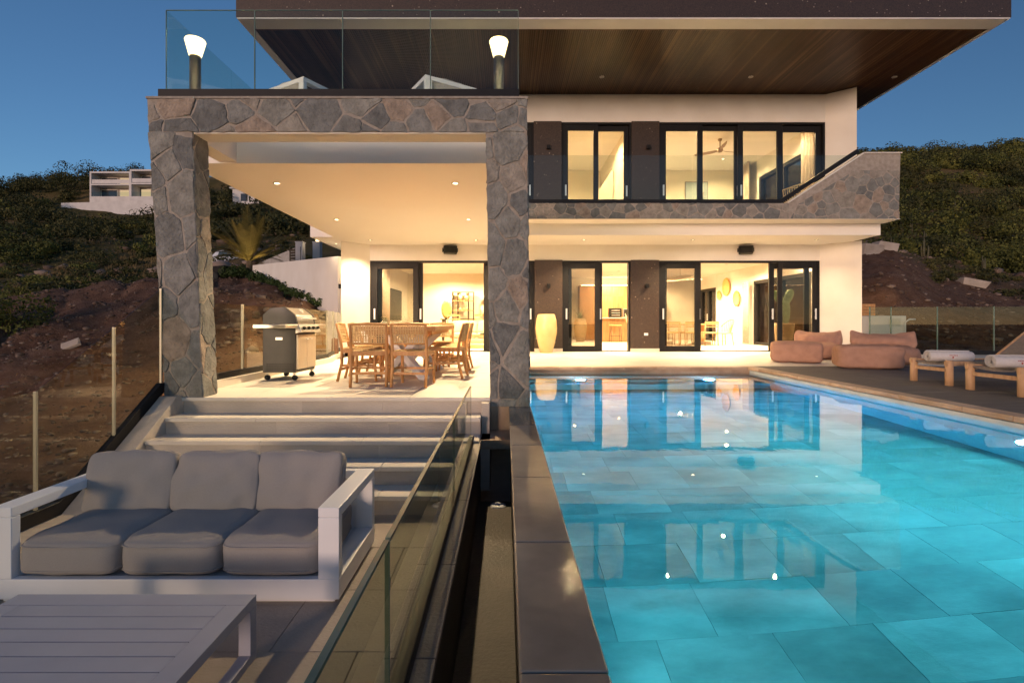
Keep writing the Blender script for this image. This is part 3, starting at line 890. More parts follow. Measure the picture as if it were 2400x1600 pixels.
Z0, Z1 = ZF+.022, 6.345
d = door_set(-3.79, .785, ZF, 6.40)
sash(d, -.52, .735, Z0, Z1, DW+.03, .13, [.68]); sash(d, -3.74, -2.2, Z0, Z1, DW+.03, .13, [])
d = door_set(1.56, 3.515, ZF, 6.40)
sash(d, 1.61, 2.60, Z0, Z1, DW+.03, .14, [1.68]); sash(d, 2.48, 3.46, Z0, Z1, DW+.115, .13, [3.40])
d = door_set(4.29, 8.93, ZF, 6.40)
sash(d, 4.34, 5.52, Z0, Z1, DW+.03, .15, [4.41]); sash(d, 5.42, 6.56, Z0, Z1, DW+.115, .12, [6.52])
sash(d, 6.50, 7.75, Z0, Z1, DW+.03, .15, [6.58]); sash(d, 7.66, 8.88, Z0, Z1, DW+.115, .15, [8.80])
# doors in the side wall of the dining room
def side_door(y0, y1, z0, z1, x):
    o = MB()
    o.box(x-.02, x+.16, y0, y0+.13, z0, z1); o.box(x-.02, x+.16, y1-.13, y1, z0, z1)
    o.box(x-.02, x+.16, y0+.13, y1-.13, z1-.12, z1); o.box(x-.02, x+.16, y0+.13, y1-.13, z0, z0+.10)
    ym = (y0+y1)/2; o.box(x-.01, x+.15, ym-.09, ym+.09, z0+.10, z1-.12)
    s = o.build('side_door', M['frame'], villa)
    MB().box(x+.06, x+.07, y0+.13, ym-.09, z0+.10, z1-.12).build('pane', M['door_glass'], s)
    MB().box(x+.06, x+.07, ym+.09, y1-.13, z0+.10, z1-.12).build('pane', M['door_glass'], s)
    MB().box(x-.06, x-.035, ym-.02, ym+.02, z0+.9, z0+1.2).build('handle', M['chrome'], s)
side_door(15.402, 18.998, .0, 2.348, 9.22)
side_door(22.402, 24.19, .0, 2.348, 9.22)

# ---- upper storey
MB().box(-4.37, 8.93, DW, DW+WT, 6.402, ZS).build('wall_header', M['render'], villa)
MB().box(-4.37, -3.79, DW, DW+WT, 3.34, 6.402).build('wall', M['render'], villa)
MB().prism([(8.93, DW), (8.93, DW+WT), (9.25, DW+WT), (9.25, 15.6), (9.5, 15.6), (9.5, 13.85)][::-1], ZF, ZS-.001).build('wall_splay', M['render'], villa)
MB().box(9.25, 9.5, 18.7, 20.2, ZF, ZS-.002).build('wall_side', M['render'], villa)
MB().box(9.25, 9.5, 15.6, 18.7, 6.1, ZS-.002).build('wall_header', M['render'], villa)
MB().box(-4.37, 9.5, 20.0, 20.2, ZF, ZS-.003).build('wall_back', M['interior'], villa)
MB().box(-4.37, -4.17, DW+WT, 20.0, ZF, ZS-.003).build('wall_side', M['render'], villa)
MB().box(3.7, 3.85, DW+WT, 20.0, ZF, 6.75).build('partition_wall', M['interior'], villa)
MB().box(.9, 1.0, DW+WT, 20.0, ZF, 6.75).build('partition_wall', M['interior'], villa)
MB().box(-4.17, 9.25, DW+.21, 20.0, 6.75, 6.85).build('upper_ceiling', M['ceiling'], villa)
side_door(15.602, 18.698, ZF, 6.098, 9.28)

# ---- balcony parapet in stone
BY = 12.15
low_p = [(.302, 3.272), (6.72, 3.272), (6.72, 3.64), (.302, 3.64)]
hi_p = [(6.722, 3.272), (9.33, 3.272), (9.37, 4.82), (8.50, 4.82), (6.722, 3.64)]
par = MB().prism_y(low_p, BY, BY+.2)
par.prism_y(hi_p, BY, BY+.2)
parapet = par.build('balcony_parapet', M['mortar'], villa)
frb = lambda u, v, h: (u, BY-h, v)
stones(parapet, low_p, frb, size=.27, seed=21, gap=.024)
hi_in = [(6.75, 3.272), (9.33, 3.272), (9.35, 4.42), (8.30, 4.42), (6.95, 3.62)]
stones(parapet, hi_in, frb, size=.27, seed=22, gap=.024)
MB().box(9.17, 9.37, BY+.2, DW-.5, 3.272, 4.80).build('parapet_return', M['mortar'], parapet)
cpb = MB()
cpb.bar((6.70, BY+.10, 3.655), (8.50, BY+.10, 4.835), .26, .03); cpb.box(8.49, 9.395, BY-.03, BY+.23, 4.822, 4.845)
cpb.build('parapet_cap', M['render'], parapet)
MB().box(.302, 9.36, BY-.01, 12.70, 3.262, 3.2695).build('ledge', M['render'], villa)
# balcony glass
gp = MB().box(.302, 6.62, BY+.03, BY+.12, 3.642, 3.74)
gp.bar((6.55, BY+.075, 3.69), (8.40, BY+.075, 4.90), .085, .10)
rail = gp.build('balcony_glass_guard', M['frame'], villa)
js = [.31, 1.35, 2.92, 4.46, 6.02, 7.14, 8.44]
for a, b in zip(js[:-1], js[1:]):
    zb = lambda x: 3.70 if x < 6.6 else 3.70+(x-6.6)*.655
    if b <= 6.1:
        q = [(a+.006, 3.70), (b-.006, 3.70), (b-.006, 4.80), (a+.006, 4.80)]
    elif a < 6.6:
        q = [(a+.006, 3.70), (6.6, 3.70), (b-.006, zb(b)), (b-.006, 4.80), (a+.006, 4.80)]
    else:
        q = [(a+.006, zb(a)), (8.2, 4.75), (8.2, 4.80), (a+.006, 4.80)]
    MB().prism_y(q, BY+.07, BY+.082).build('glass_panel', M['glass'], rail)

# ---- roof
roof = MB()
RX0, RX1, RY0, RY1 = -5.63, 10.56, 10.69, 24.5
roof.box(RX0, RX1, RY0, RY1, 7.26, 8.3)
roof.box(RX0, RX1, RY0, RY0+.05, 7.182, 7.26); roof.box(RX0, RX0+.05, RY0+.05, RY1, 7.182, 7.26)
roof.box(RX1-.05, RX1, RY0+.05, RY1, 7.182, 7.26)
rf = roof.build('roof', M['granite'], villa)
tr_ = MB(); tr_.box(RX0+.012, RX1-.012, RY0+.012, RY0+.40, 7.16, 7.181); tr_.box(RX0+.012, RX0+.18, RY0+.40, RY1-.02, 7.16, 7.181)
tr_.box(RX1-.08, RX1-.012, RY0+.40, RY1-.02, 7.16, 7.181)
tr_.build('eaves_trim', M['white'], rf)
MB().box(RX0+.18, RX1-.08, RY0+.40, RY0+.47, 7.18, 7.259).build('eaves_batten', M['soffit'], rf)
sl = MB(); x = RX0+.2
while x < RX1-.1:
    sl.box(x, x+.032, RY0+.472, RY1-.05, 7.195+random.uniform(0, .006), 7.24); x += .048
sl.build('soffit_slats', M['slat'], rf, kind='stuff')
MB().box(RX0+.18, RX1-.08, RY0+.47, RY1-.05, 7.24, 7.258).build('soffit_board', M['soffit'], rf)

# ---- downlights
M['dl_ring'] = pmat('downlight_trim', (.62, .60, .56), (.66, .64, .6), rough=.4, nscale=4)
M['dl_on'] = emat('lit_downlight', (1.0, .80, .50), 14)
M['dl_off'] = pmat('unlit_downlight', (.5, .48, .45), (.55, .52, .5), rough=.3, nscale=4)
ring_me = MB().lathe([(.062, -.001), (.062, -.012), (.046, -.014), (.042, .0), (.042, .03)], 20).mesh('downlight', M['dl_ring'])
bulb_me = MB().lathe([(.0005, -.003), (.041, -.003)], 16).mesh('bulb', M['dl_on'])
bulb_off = MB().lathe([(.0005, -.004), (.041, -.004)], 16).mesh('bulb', M['dl_off'])
def downlight(x, y, z, energy, col=WARM, angle=162, on=True, blend=.5):
    o = bpy.data.objects.new('downlight', ring_me); link(o, villa); o.location = (x, y, z)
    b = bpy.data.objects.new('bulb', bulb_me if on else bulb_off); link(b, o)
    if on: lamp('SPOT', (0, 0, -.03), energy, col, o, size=.04, angle=angle, blend=blend)
EP = 480
for yy in (7.95, 10.75, 13.45):
    for xx in (-3.55, -.78): downlight(xx, yy, ZC, EP*((1.35 if xx > -2 else .9) if yy < 8 else 1), angle=(162 if xx > -2 else 104) if yy < 13 else 130, blend=.5 if yy < 13 else .9)
for xx in (2.05, 4.9, 8.14): downlight(xx, 13.4, ZC, EP if xx < 8 else EP*.24, angle=130, blend=.9)
for xx in (2.5, 6.37, 10.1): downlight(xx, 13.3, 7.19, 0, on=False)
downlight(-4.7, 14.2, 3.0, 140)
EI = 560
for xx, yy in ((8.3, 15.6), (-2.9, 16.2), (-2.4, 18.4), (-2.2, 20.6), (-.4, 16.2), (-.2, 20.6), (2.6, 16.0), (2.6, 19.2), (4.8, 16.0), (4.6, 20.8), (4.7, 22.6), (7.0, 16.2), (7.9, 18.3), (7.6, 20.6), (7.0, 22.8)):  # first downlight is an unseen one, added to brighten the cactus pot
    downlight(xx, yy, ZC-.08, EI, WARM2, 160)
EU = 330
for xx, yy in ((2.0, 15.4), (1.75, 17.6), (2.9, 16.6), (4.9, 15.6), (5.0, 18.2), (8.2, 15.6), (7.9, 18.6), (6.4, 17.0), (-2, 16.5)):
    downlight(xx, yy, 6.75, EU, WARM2, 160)

# ---- wall fittings
def sconce(x, z, label=None):
    o = MB().box(x-.05, x+.05, DW-.13, DW-.032, z-.05, z+.05); o.box(x-.03, x+.03, DW-.145, DW-.13, z-.065, z-.052)
    o.build('wall_sconce', M['frame'], villa, bevel=.006)
for xx, zz in ((1.19, 5.68), (3.97, 5.68), (1.19, 1.83), (3.93, 1.83)): sconce(xx, zz)
MB().box(3.86, 3.97, DW-.04, DW-.0305, .45, .52).build('power_outlet', M['white'], villa, bevel=.004)
sw = MB().box(-4.45, -4.385, 13.62, 13.74, 1.72, 1.84); sw.build('wall_sconce', M['frame'], villa, bevel=.006)
def speaker(x, z, rz, label):
    t = thing('outdoor_speaker', label, 'speaker', (x, DW-.16, z), rz)
    c = MB(); c.prism_x([(-.10, -.10), (.09, -.12), (.09, .12), (-.10, .10)], -.18, .18)
    c.build('cabinet', M['blackp'], t, bevel=.02, seg=3)
    MB().box(-.15, .15, -.112, -.101, -.085, .085).build('grille', M['blackp'], t, bevel=.01)
    MB().bar((-.20, .0, 0), (-.20, .16, 0), .02, .10).bar((.20, 0, 0), (.20, .16, 0), .02, .10).box(-.2, .2, .13, .155, -.03, .03).build('bracket', M['blackp'], t)
speaker(-1.525, 2.82, R(12), 'black speaker on the porch wall above the open living room doors')
speaker(6.64, 2.82, R(-18), 'black speaker on the wall above the dining room doors')

# ---- upper terrace glass guard
gt = MB().box(-3.80, .15, PY-.004, PY+.10, 3.2865, 3.368); gt.box(-3.80, -3.73, PY+.10, 12.0, 3.3365, 3.40)
gt.box(.08, .15, PY+.10, 12.0, 3.3365, 3.40)
rail = gt.build('terrace_glass_guard', M['frame'], villa)
js = [at(x, 0, PY+.06).x for x in (389, 597, 803, 1009, 1215)]
for a, b in zip(js[:-1], js[1:]):
    gpn = MB().box(a+.005, b-.005, PY+.055, PY+.067, 3.35, 4.262).build('glass_panel', M['glass'], rail)
    MB().box(a+.005, b-.005, PY+.055, PY+.067, 4.2622, 4.268).build('polished_edge', M['edge_glass'], gpn)
    MB().box(b-.0048, b+.0005, PY+.055, PY+.067, 3.36, 4.262).build('polished_edge', M['edge_glass'], gpn)
    MB().box(a-.0005, a+.0048, PY+.055, PY+.067, 3.36, 4.262).build('polished_edge', M['edge_glass'], gpn)
for a, b in ((PY+.075, 7.0), (7.01, 8.5), (8.51, 10.0), (10.01, 11.9)):
    MB().box(js[0]-.004, js[0]+.008, a, b, 3.35, 4.262).build('glass_panel', M['glass'], rail)

# ================================================================== guards on the terraces
# left stair guard
g = thing('stair_glass_guard', 'glass guard in black channel following the stairs beside the dirt slope', 'glass guard')
ch = MB().prism_x([(5.60, .06), (5.60, .16), (5.55, .16), (4.28, -.68), (-2.0, -.68), (-2.0, -.79), (4.30, -.79)], -3.79, -3.725)
ch.build('channel', M['frame'], g, bevel=.004, seg=1)
gx0, gx1 = -3.766, -3.754
def zlow(y): return -.70 if y < 4.28 else -.70 + (y-4.28)*.66
def ztop(y): return .22 if y < 4.02 else .22 + (y-4.02)*.617
for a, b in ((5.56, 4.92), (4.91, 4.10), (4.09, 2.9), (2.89, 1.7), (1.69, .5), (.49, -.7)):
    q = [(b, zlow(b)), (a, zlow(a)), (a, ztop(a)), (b, ztop(b))]
    if b < 4.28 < a: q = [(b, zlow(b)), (4.28, zlow(4.28)), (a, zlow(a)), (a, ztop(a)), (b, ztop(b))]
    MB().prism_x(q, gx0, gx1).build('glass_panel', M['glass_green'], g)
M['post_metal'] = pmat('pale_joint_post', (.27, .26, .20), (.33, .31, .24), rough=.4, nscale=5, metal=.3)
for y in (5.585, 4.915, 4.095):
    MB().box(gx0-.006, gx1+.006, y-.009, y+.009, zlow(y)-.01, ztop(y)).build('joint_post', M['post_metal'], g)
# porch side guard
g = thing('porch_glass_guard', 'glass guard on a low kerb behind the grill', 'glass guard')
MB().box(-3.78, -3.58, 5.9, 10.6, 0.001, .09).prism([(-3.78, 10.6), (-3.58, 10.6), (-4.25, 13.55), (-4.38, 13.55)], .001, .09).build('kerb', M['porch_floor'], g)
MB().box(-3.71, -3.65, 5.9, 10.55, .091, .17).bar((-3.68, 10.55, .13), (-4.32, 13.5, .13), .06, .08).build('channel', M['frame'], g)
for a, b in ((5.92, 7.15), (7.17, 8.6), (8.62, 10.5)):
    MB().box(-3.686, -3.674, a, b, .15, 1.06).build('glass_panel', M['glass_green'], g)
P0, P1 = Vector((-3.68, 10.56, 0)), Vector((-4.32, 13.5, 0))
for f0, f1 in ((.01, .33), (.35, .64), (.66, .99)):
    a, b = P0.lerp(P1, f0), P0.lerp(P1, f1)
    MB().bar((a.x, a.y, .6), (b.x, b.y, .6), .012, .92).build('glass_panel', M['glass_green'], g)
for x, y in ((-3.68, 7.16), (-3.68, 8.61), (-3.68, 10.53), (-3.895, 11.55), (-4.1, 12.5)):
    MB().box(x-.014, x+.014, y-.014, y+.014, .12, 1.07).build('joint_post', M['post_metal'], g)

# middle guard between stairs and pool trough
g = thing('trough_glass_guard', 'frameless glass guard in dark channel along the pool trough', 'glass guard')
MB().box(-.375, -.315, -2.0, 5.08, -.358, -.30).build('channel', M['frame'], g, bevel=.006)
for a, b in ((5.05, 3.42), (3.405, 1.50), (1.485, -.3)):
    p = MB().box(-.351, -.339, b, a, -.33, .18).build('glass_panel', M['glass_green'], g)
    MB().box(-.353, -.337, b, a, .1802, .190).build('polished_edge', M['edge_glass'], p)
    for yy in (a, b):
        MB().box(-.3512, -.3388, yy-.0015+(.002 if yy == a else -.002), yy+.0015+(.002 if yy == a else -.002), -.30, .18).build('polished_edge', M['edge_glass'], p)

# right fence
g = thing('deck_glass_fence', 'glass fence along the far side of the pool deck', 'glass guard')
fp = [Vector((9.46, 13.3, 0)), Vector((9.95, 13.22, 0)), Vector((11.0, 13.05, 0)), Vector((12.3, 12.9, 0)), Vector((13.7, 12.7, 0)), Vector((15.0, 12.5, 0))]
for a, b in zip(fp[:-1], fp[1:]):
    d = (b-a).normalized()*.012
    MB().bar((a.x+d.x, a.y+d.y, .64), (b.x-d.x, b.y-d.y, .64), .012, 1.14).build('glass_panel', M['glass_green'], g)
    MB().bar((a.x, a.y, .05), (b.x, b.y, .05), .07, .10).build('channel', M['frame'], g)
    MB().box(a.x-.012, a.x+.012, a.y-.012, a.y+.012, .05, 1.22).build('joint_post', M['edge_glass'], g)

# ================================================================== terrace lamps
M['lamp_glow'] = emat('lit_lamp_shade', (1.0, .74, .36), 3.2)
M['lamp_post'] = pmat('dark_lamp_post', (.045, .04, .037), (.065, .058, .053), rough=.5, nscale=5)
def terrace_lamp(x, y, z, label):
    t = thing('post_lamp', label, 'lamp', (x, y, 3.286), 0, 'post lamps on the upper terrace')
    zz = z - 3.286
    MB().lathe([(.0005, zz-.10), (.058, zz-.10), (.058, 0.0), (.09, 0.0), (.09, -.0)], 16).build('post', M['lamp_post'], t)
    MB().lathe([(.0005, zz-.098), (.062, zz-.098), (.068, zz-.08), (.108, zz+.075), (.10, zz+.09), (.0005, zz+.105)], 20).build('lamp_shade', M['lamp_glow'], t)
    lamp('POINT', (0, 0, zz+.02), 170, WARM2, t, size=.10)
    return t
terrace_lamp(-3.51, 5.79, 3.92, 'glowing cone lamp on dark post at the outer corner of the upper terrace')
terrace_lamp(-.077, 5.79, 3.91, 'glowing cone lamp on dark post above the pool-side stone pillar')

# ================================================================== lower terrace furniture
def sofa_frame(t, w, d, hbase, harm, arm=.125, th=.06):
    f = MB(); x0, x1 = -w/2, w/2
    f.box(x0, x1, 0, .05, .03, hbase); f.box(x0, x1, d-.05, d, .03, hbase)
    f.box(x0, x0+arm, .05, d-.05, .03, hbase); f.box(x1-arm, x1, .05, d-.05, .03, hbase)
    f.build('base_frame', M['white'], t, bevel=.005)
    MB().box(x0+arm, x1-arm, .05, d-.05, hbase-.05, hbase-.02).build('seat_deck', M['white'], t)
    for s in (-1, 1):
        a = MB(); xa, xb = (x0, x0+arm) if s < 0 else (x1-arm, x1)
        a.box(xa, xb, 0, th, hbase+.0005, harm-th); a.box(xa, xb, d-th, d, hbase+.0005, harm-th)
        a.box(xa, xb, 0, d, harm-th+.0005, harm)
        a.build('arm', M['white'], t, bevel=.005)
    MB().box(x0+arm, x1-arm, d-.045, d-.01, hbase+.0005, harm-.20).build('back_panel', M['white'], t, bevel=.004)
    MB().box(x0+arm+.0005, x1-arm-.0005, d-th, d-.001, harm-th, harm-.001).build('back_rail', M['white'], t, bevel=.004)
    MB().box(x0+.04, x1-.04, .04, d-.04, .0, .03).build('plinth', M['white'], t)
def piping(w, d, z, e):
    pts = []
    for i in range(49):
        a = 2*math.pi*i/48; c_, s_ = math.cos(a), math.sin(a); k = (abs(c_)**e+abs(s_)**e)**(-1/e)
        pts.append((c_*k*w/2*.997, s_*k*d/2*.997, z))
    return MB().tube(pts, .0055, 6, False)
t = thing('outdoor_sofa', 'white framed three seat outdoor sofa with grey cushions on the lower terrace', 'sofa', (-2.018, 3.03, -.85))
sofa_frame(t, 2.066, .82, .15, .574)
for k in range(3):
    xx = -.606 + .606*k
    m = cushion(.612, .74, .235, rnd=.46, puff=.10, seed=k, wr=.005, edge=7.5)
    T_ = Matrix.Translation((xx, .375, .145)); m.xf(T_); so = m.build('seat_cushion', M['fabric'], t)
    for zf in (.20, .80): piping(.612, .74, .235*zf, 7.5).xf(T_).build('piping', M['fabric'], so)
for k, (xx, rz) in enumerate(((-.64, .03), (-.03, -.02), (.55, -.06))):
    m = cushion(.605, .42, .20, rnd=.46, puff=.34, seed=k+5, wr=.014, edge=9, n=20)
    T_ = Matrix.Translation((xx, .60, .345)) @ Matrix.Rotation(rz, 4, 'Z') @ Matrix.Rotation(R(76), 4, 'X') @ Matrix.Translation((0, .19, -.095))
    m.xf(T_); so = m.build('back_cushion', M['fabric'], t)
    piping(.605, .42, .10, 9).xf(T_).build('piping', M['fabric'], so)

t = thing('coffee_table', 'low white slatted coffee table before the sofa', 'table', (-1.84, 2.13, -.85))
w2, d2, hh = .595, .43, .313
f = MB(); f.box(-w2, w2, d2-.10, d2, hh-.05, hh); f.box(-w2, w2, -d2, -d2+.10, hh-.05, hh)
f.box(-w2, -w2+.10, -d2+.10, d2-.10, hh-.05, hh-.0005); f.box(w2-.10, w2, -d2+.10, d2-.10, hh-.05, hh-.0005)
f.build('top_frame', M['table_white_shaded'], t, bevel=.003)
n = 7; p = (2*d2-.20)/n
for k in range(n):
    y0 = -d2+.10+p*k
    MB().box(-w2+.101, w2-.101, y0+.0022, y0+p-.0022, hh-.03, hh-.001).build('slat', M['table_white_shaded'], t, bevel=.0015, seg=1)
for s in (-1, 1):
    xa, xb = (-w2, -w2+.06) if s < 0 else (w2-.06, w2)
    for yy in (-d2, d2-.06):
        MB().box(xa, xb, yy, yy+.06, .0405, hh-.0505).build('leg', M['table_white_shaded'], t, bevel=.003)
    MB().box(xa, xb, -d2, d2, 0, .04).build('foot_rail', M['table_white_shaded'], t, bevel=.003)

# ================================================================== dining set on the porch
def make_chair(name, label, group):
    t = thing(name, label, 'chair', group=group)
    w, sh, bh, d = .44, .45, .80, .46
    # y+ is the front of the seat; the back stands at y = 0
    for s in (-1, 1):
        x = s*w/2
        MB().tube([(x, -.06, 0), (x, .0, .25), (x, .0, sh), (x, -.03, .62), (x, -.075, bh)], [.019, .022, .022, .020, .017], 8).build('back_leg', M['teak'], t)
        MB().tube([(x*.98, d+.01, 0), (x*.98, d-.01, .22), (x*.98, d-.01, sh)], [.017, .021, .022], 8).build('front_leg', M['teak'], t)
        MB().bar((x, 0, sh-.03), (x*.98, d-.01, sh-.03), .028, .05).build('seat_rail', M['teak'], t)
        MB().bar((x, 0, .22), (x*.98, d-.01, .22), .02, .03).build('stretcher', M['teak'], t)
    MB().bar((-w/2, 0, sh-.03), (w/2, 0, sh-.03), .028, .05).bar((-w/2, d-.01, sh-.03), (w/2, d-.01, sh-.03), .028, .05).build('seat_rail', M['teak'], t)
    MB().bar((-w/2, 0, .17), (w/2, 0, .17), .022, .03).bar((-w/2, d*.5, .22), (w/2, d*.5, .22), .02, .028).build('stretcher', M['teak'], t)
    MB().tube([(-w/2, -.075, bh-.012), (0, -.090, bh), (w/2, -.075, bh-.012)], [.014, .016, .014], 8).build('top_rail', M['teak'], t)
    MB().tube([(-w/2, -.012, .545), (0, -.03, .545), (w/2, -.012, .545)], .012, 8).build('back_rail', M['teak'], t)
    wv = MB()
    for k in range(11):        # rope rows of the back
        z = .56+.022*k; y0 = -.015-(z-.545)*.235
        wv.tube([(-w/2, y0, z), (0, y0-.016, z+.003*(k % 2)), (w/2, y0, z)], .0055, 5, False)
    for k in range(13):
        x = -w/2+.03+(w-.06)*k/12
        for dx in (-.004, .004):
            wv.tube([(x+dx, -.02-.014*(1-(2*x/w)**2), .548), (x+dx, -.078-.014*(1-(2*x/w)**2), .798)], .004, 4, False)
    wv.build('rope_back', M['rope'], t, kind='stuff')
    st = MB()
    for k in range(22):
        x = -w/2+.015+(w-.03)*k/21
        st.tube([(x, .0, sh+.004), (x, d/2, sh-.012), (x, d-.01, sh+.004)], .0085, 5, False)
    for k in range(20):
        y = .01+(d-.03)*k/19
        st.tube([(-w/2, y, sh), (0, y, sh-.008-.006*math.sin(math.pi*y/d)), (w/2, y, sh)], .0085, 5, False)
    st.build('rope_seat', M['rope'], t, kind='stuff')
    return t
GRP = 'rope back chairs around the porch table'
chairs = [
 ((-1.735, 6.50), 8, 'teak rope back chair at the stair end of the porch table, nearer the grill'),
 ((-1.215, 6.47), -4, 'teak rope back chair at the stair end of the porch table, nearer the stone pillar'),
 ((-.66, 7.62), 84, 'teak rope back chair on the pool side of the porch table, closest to the stairs'),
 ((-.68, 8.32), 92, 'teak rope back chair on the pool side of the porch table, in the middle'),
 ((-.66, 8.95), 88, 'teak rope back chair on the pool side of the porch table, closest to the house'),
 ((-2.28, 7.30), -86, 'teak rope back chair on the grill side of the porch table, closest to the stairs'),
 ((-2.30, 7.98), -92, 'teak rope back chair on the grill side of the porch table, in the middle'),
 ((-2.26, 8.75), -88, 'teak rope back chair on the grill side of the porch table, closest to the house'),
 ((-1.72, 9.92), 180, 'teak rope back chair at the house end of the porch table, nearer the grill'),
 ((-1.24, 9.90), 178, 'teak rope back chair at the house end of the porch table, nearer the pool')]
proto = None
for (x, y), a, lab in chairs:
    if proto is None: proto = o = make_chair('rope_back_chair', lab, GRP)
    else: o = copy_tree(proto); o['label'] = lab
    o.location = (x, y, .002); o.rotation_euler = (0, 0, R(a))
t = thing('dining_table', 'long teak dining table with crossed white legs on the porch', 'table', (-1.48, 8.15, 0))
for k in range(6):
    x0 = -.54+.18*k
    MB().box(x0+.001, x0+.179, -1.28, 1.28, .70, .765+random.uniform(-.0008, .0008)).build('plank', M['teak_top'], t, bevel=.004)
MB().box(-.46, .46, -1.05, 1.05, .645, .699).build('apron', M['teak'], t)
for s in (-1, 1):
    yy = s*.62
    for q in (-1, 1):
        MB().bar((-.34*q, yy-.22*q*s, 0.0), (.30*q, yy+.18*q*s, .64), .11, .10).build('leg', M['white'], t)
t = thing('jar', 'small clear glass jar standing on the porch table', 'jar', (-1.72, 7.25, .767))
MB().lathe([(.045, 0), (.05, .01), (.05, .11), (.042, .12), (.044, .125), (.047, .11), (.046, .012), (.0005, .012)], 18).build('body', M['glass'], t)
MB().lathe([(.0005, .012), (.044, .012), (.044, .06), (.0005, .062)], 16).build('candle', M['linen'], t)

# ================================================================== grill
M['linen_door'] = pmat('brushed_door_steel', (.60, .55, .46), (.68, .62, .53), rough=.35, nscale=3, metal=.7, stretch=(30, 1, 1))
t = thing('gas_grill', 'dark gas grill cart with stainless lid and cream doors on the porch', 'grill', (-3.16, 7.52, 0), R(86)); t.scale = (1, 1, .92)
# local frame: x = width, front is -y
W, Dp = .62, .50
b = MB().box(-W/2, W/2, -Dp/2+.02, Dp/2, .12, .80); b.build('cabinet', M['grill_dark'], t, bevel=.008)
for s in (-1, 1):
    x0, x1 = (-W/2+.02, -.004) if s < 0 else (.004, W/2-.02)
    dd = MB().box(x0, x1, -Dp/2-.004, -Dp/2+.019, .17, .70).build('door', M['linen_door'], t, bevel=.006)
    hx = -.06 if s < 0 else .06
    MB().tube([(hx-.04, -Dp/2-.035, .63), (hx+.04, -Dp/2-.035, .63)], .008, 8).build('handle', M['chrome'], dd)
cp_ = MB().prism_x([(-Dp/2-.07, .74), (-Dp/2+.02, .72), (-Dp/2+.02, .86), (-Dp/2-.03, .86)], -W/2-.005, W/2+.005).build('control_panel', M['steel'], t, bevel=.005)
for k in range(4):
    kn = MB().lathe([(.0005, .03), (.022, .028), (.026, .0)], 14); kn.xf(Matrix.Translation((-.22+.147*k, -Dp/2-.055, .80)) @ Matrix.Rotation(R(72), 4, 'X'))
    kn.build('knob', M['blackp'], cp_)
for s in (-1, 1):
    xa, xb = (-W/2-.36, -W/2-.01) if s < 0 else (W/2+.01, W/2+.30)
    sh_ = MB().box(xa, xb, -Dp/2-.02, Dp/2-.06, .80, .86).build('side_shelf', M['steel'], t, bevel=.01)
hood = MB().prism_x([(-Dp/2+.01, .865), (Dp/2, .865), (Dp/2, 1.00), (Dp/2-.10, 1.10), (-.06, 1.12), (-Dp/2+.04, 1.00)], -W/2+.03, W/2-.03)
h_ = hood.build('lid', M['steel'], t, bevel=.02, seg=3)
for s in (-1, 1):
    xa = s*(W/2-.028)
    MB().prism_x([(-Dp/2+.0, .862), (Dp/2+.005, .862), (Dp/2+.005, 1.005), (Dp/2-.10, 1.11), (-.06, 1.13), (-Dp/2+.03, 1.005)], xa-.022, xa+.022).build('lid_end', M['grill_dark'], h_, bevel=.008)
MB().tube([(-W/2+.06, -Dp/2-.02, .95), (W/2-.06, -Dp/2-.02, .95)], .012, 10).build('lid_handle', M['chrome'], h_)
MB().lathe([(.0005, .012), (.035, .01), (.038, 0)], 16).xf(Matrix.Translation((.0, -.165, 1.065)) @ Matrix.Rotation(R(42), 4, 'X')).build('thermometer', M['chrome'], h_)
pv = MB()
for i in range(11):
    for j in range(4): pv.box(W/2+.0005, W/2+.002, -.21+.038*i, -.19+.038*i, .16+.028*j, .172+.028*j)
for i in range(11):
    for j in range(4): pv.box(-W/2-.002, -W/2-.0005, -.21+.038*i, -.19+.038*i, .16+.028*j, .172+.028*j)
pv.build('vent_slots', M['blackp'], t, kind='stuff')
MB().box(-W/2-.0022, -W/2-.0004, -.04, .06, .62, .66).build('pull_recess', M['chrome'], t)
for sx in (-1, 1):
    for sy in (-1, 1):
        c = MB().lathe([(.0005, -.012), (.04, -.012), (.042, 0), (.04, .012), (.0005, .012)], 16).xf(Matrix.Translation((sx*.27, sy*.20, .042)) @ Matrix.Rotation(R(90), 4, 'Y'))
        w_ = c.build('caster', M['tyre'], t)
        MB().box(sx*.27-.02, sx*.27+.02, sy*.20-.015, sy*.20+.015, .085, .121).build('fork', M['steel'], w_)

# ================================================================== deck furniture
t = thing('garden_pot', 'tall cream glazed barrel pot standing against the dark granite', 'pot', (1.10, 13.85, 0))
MB().lathe([(.0005, .0), (.165, .0), (.17, .01), (.235, .25), (.285, .52), (.295, .66), (.275, .88), (.235, 1.02), (.222, 1.04), (.205, 1.03), (.20, .95), (.0005, .9)], 36).build('body', M['cream_pot'], t)
def lounge_chair(x, y, rz, label, w, d):
    t = thing('bean_lounger', label, 'lounge chair', (x, y, .002), rz)
    m = cushion(w, d, .36, rnd=.46, puff=.2, seed=int(x*7), wr=.02, edge=5); m.build('seat', M['terracotta'], t)
    m = cushion(w*1.02, .42, .30, rnd=.46, puff=.6, seed=int(x*5)+3, wr=.02, edge=4.5)
    # pinched upper corners
    vv = []
    for p in m.v:
        k = (abs(p[0])/(w*.51))**4
        top = max(0, p[1]/.18)
        vv.append((p[0], p[1]+(.075*k-.05*(1-k))*top, .15+(p[2]-.15)*(1-.6*top)))
    m.v = vv
    m.xf(Matrix.Translation((0, d*.32, .28)) @ Matrix.Rotation(R(68), 4, 'X') @ Matrix.Translation((0, .17, -.15)))
    m.build('backrest', M['terracotta'], t)
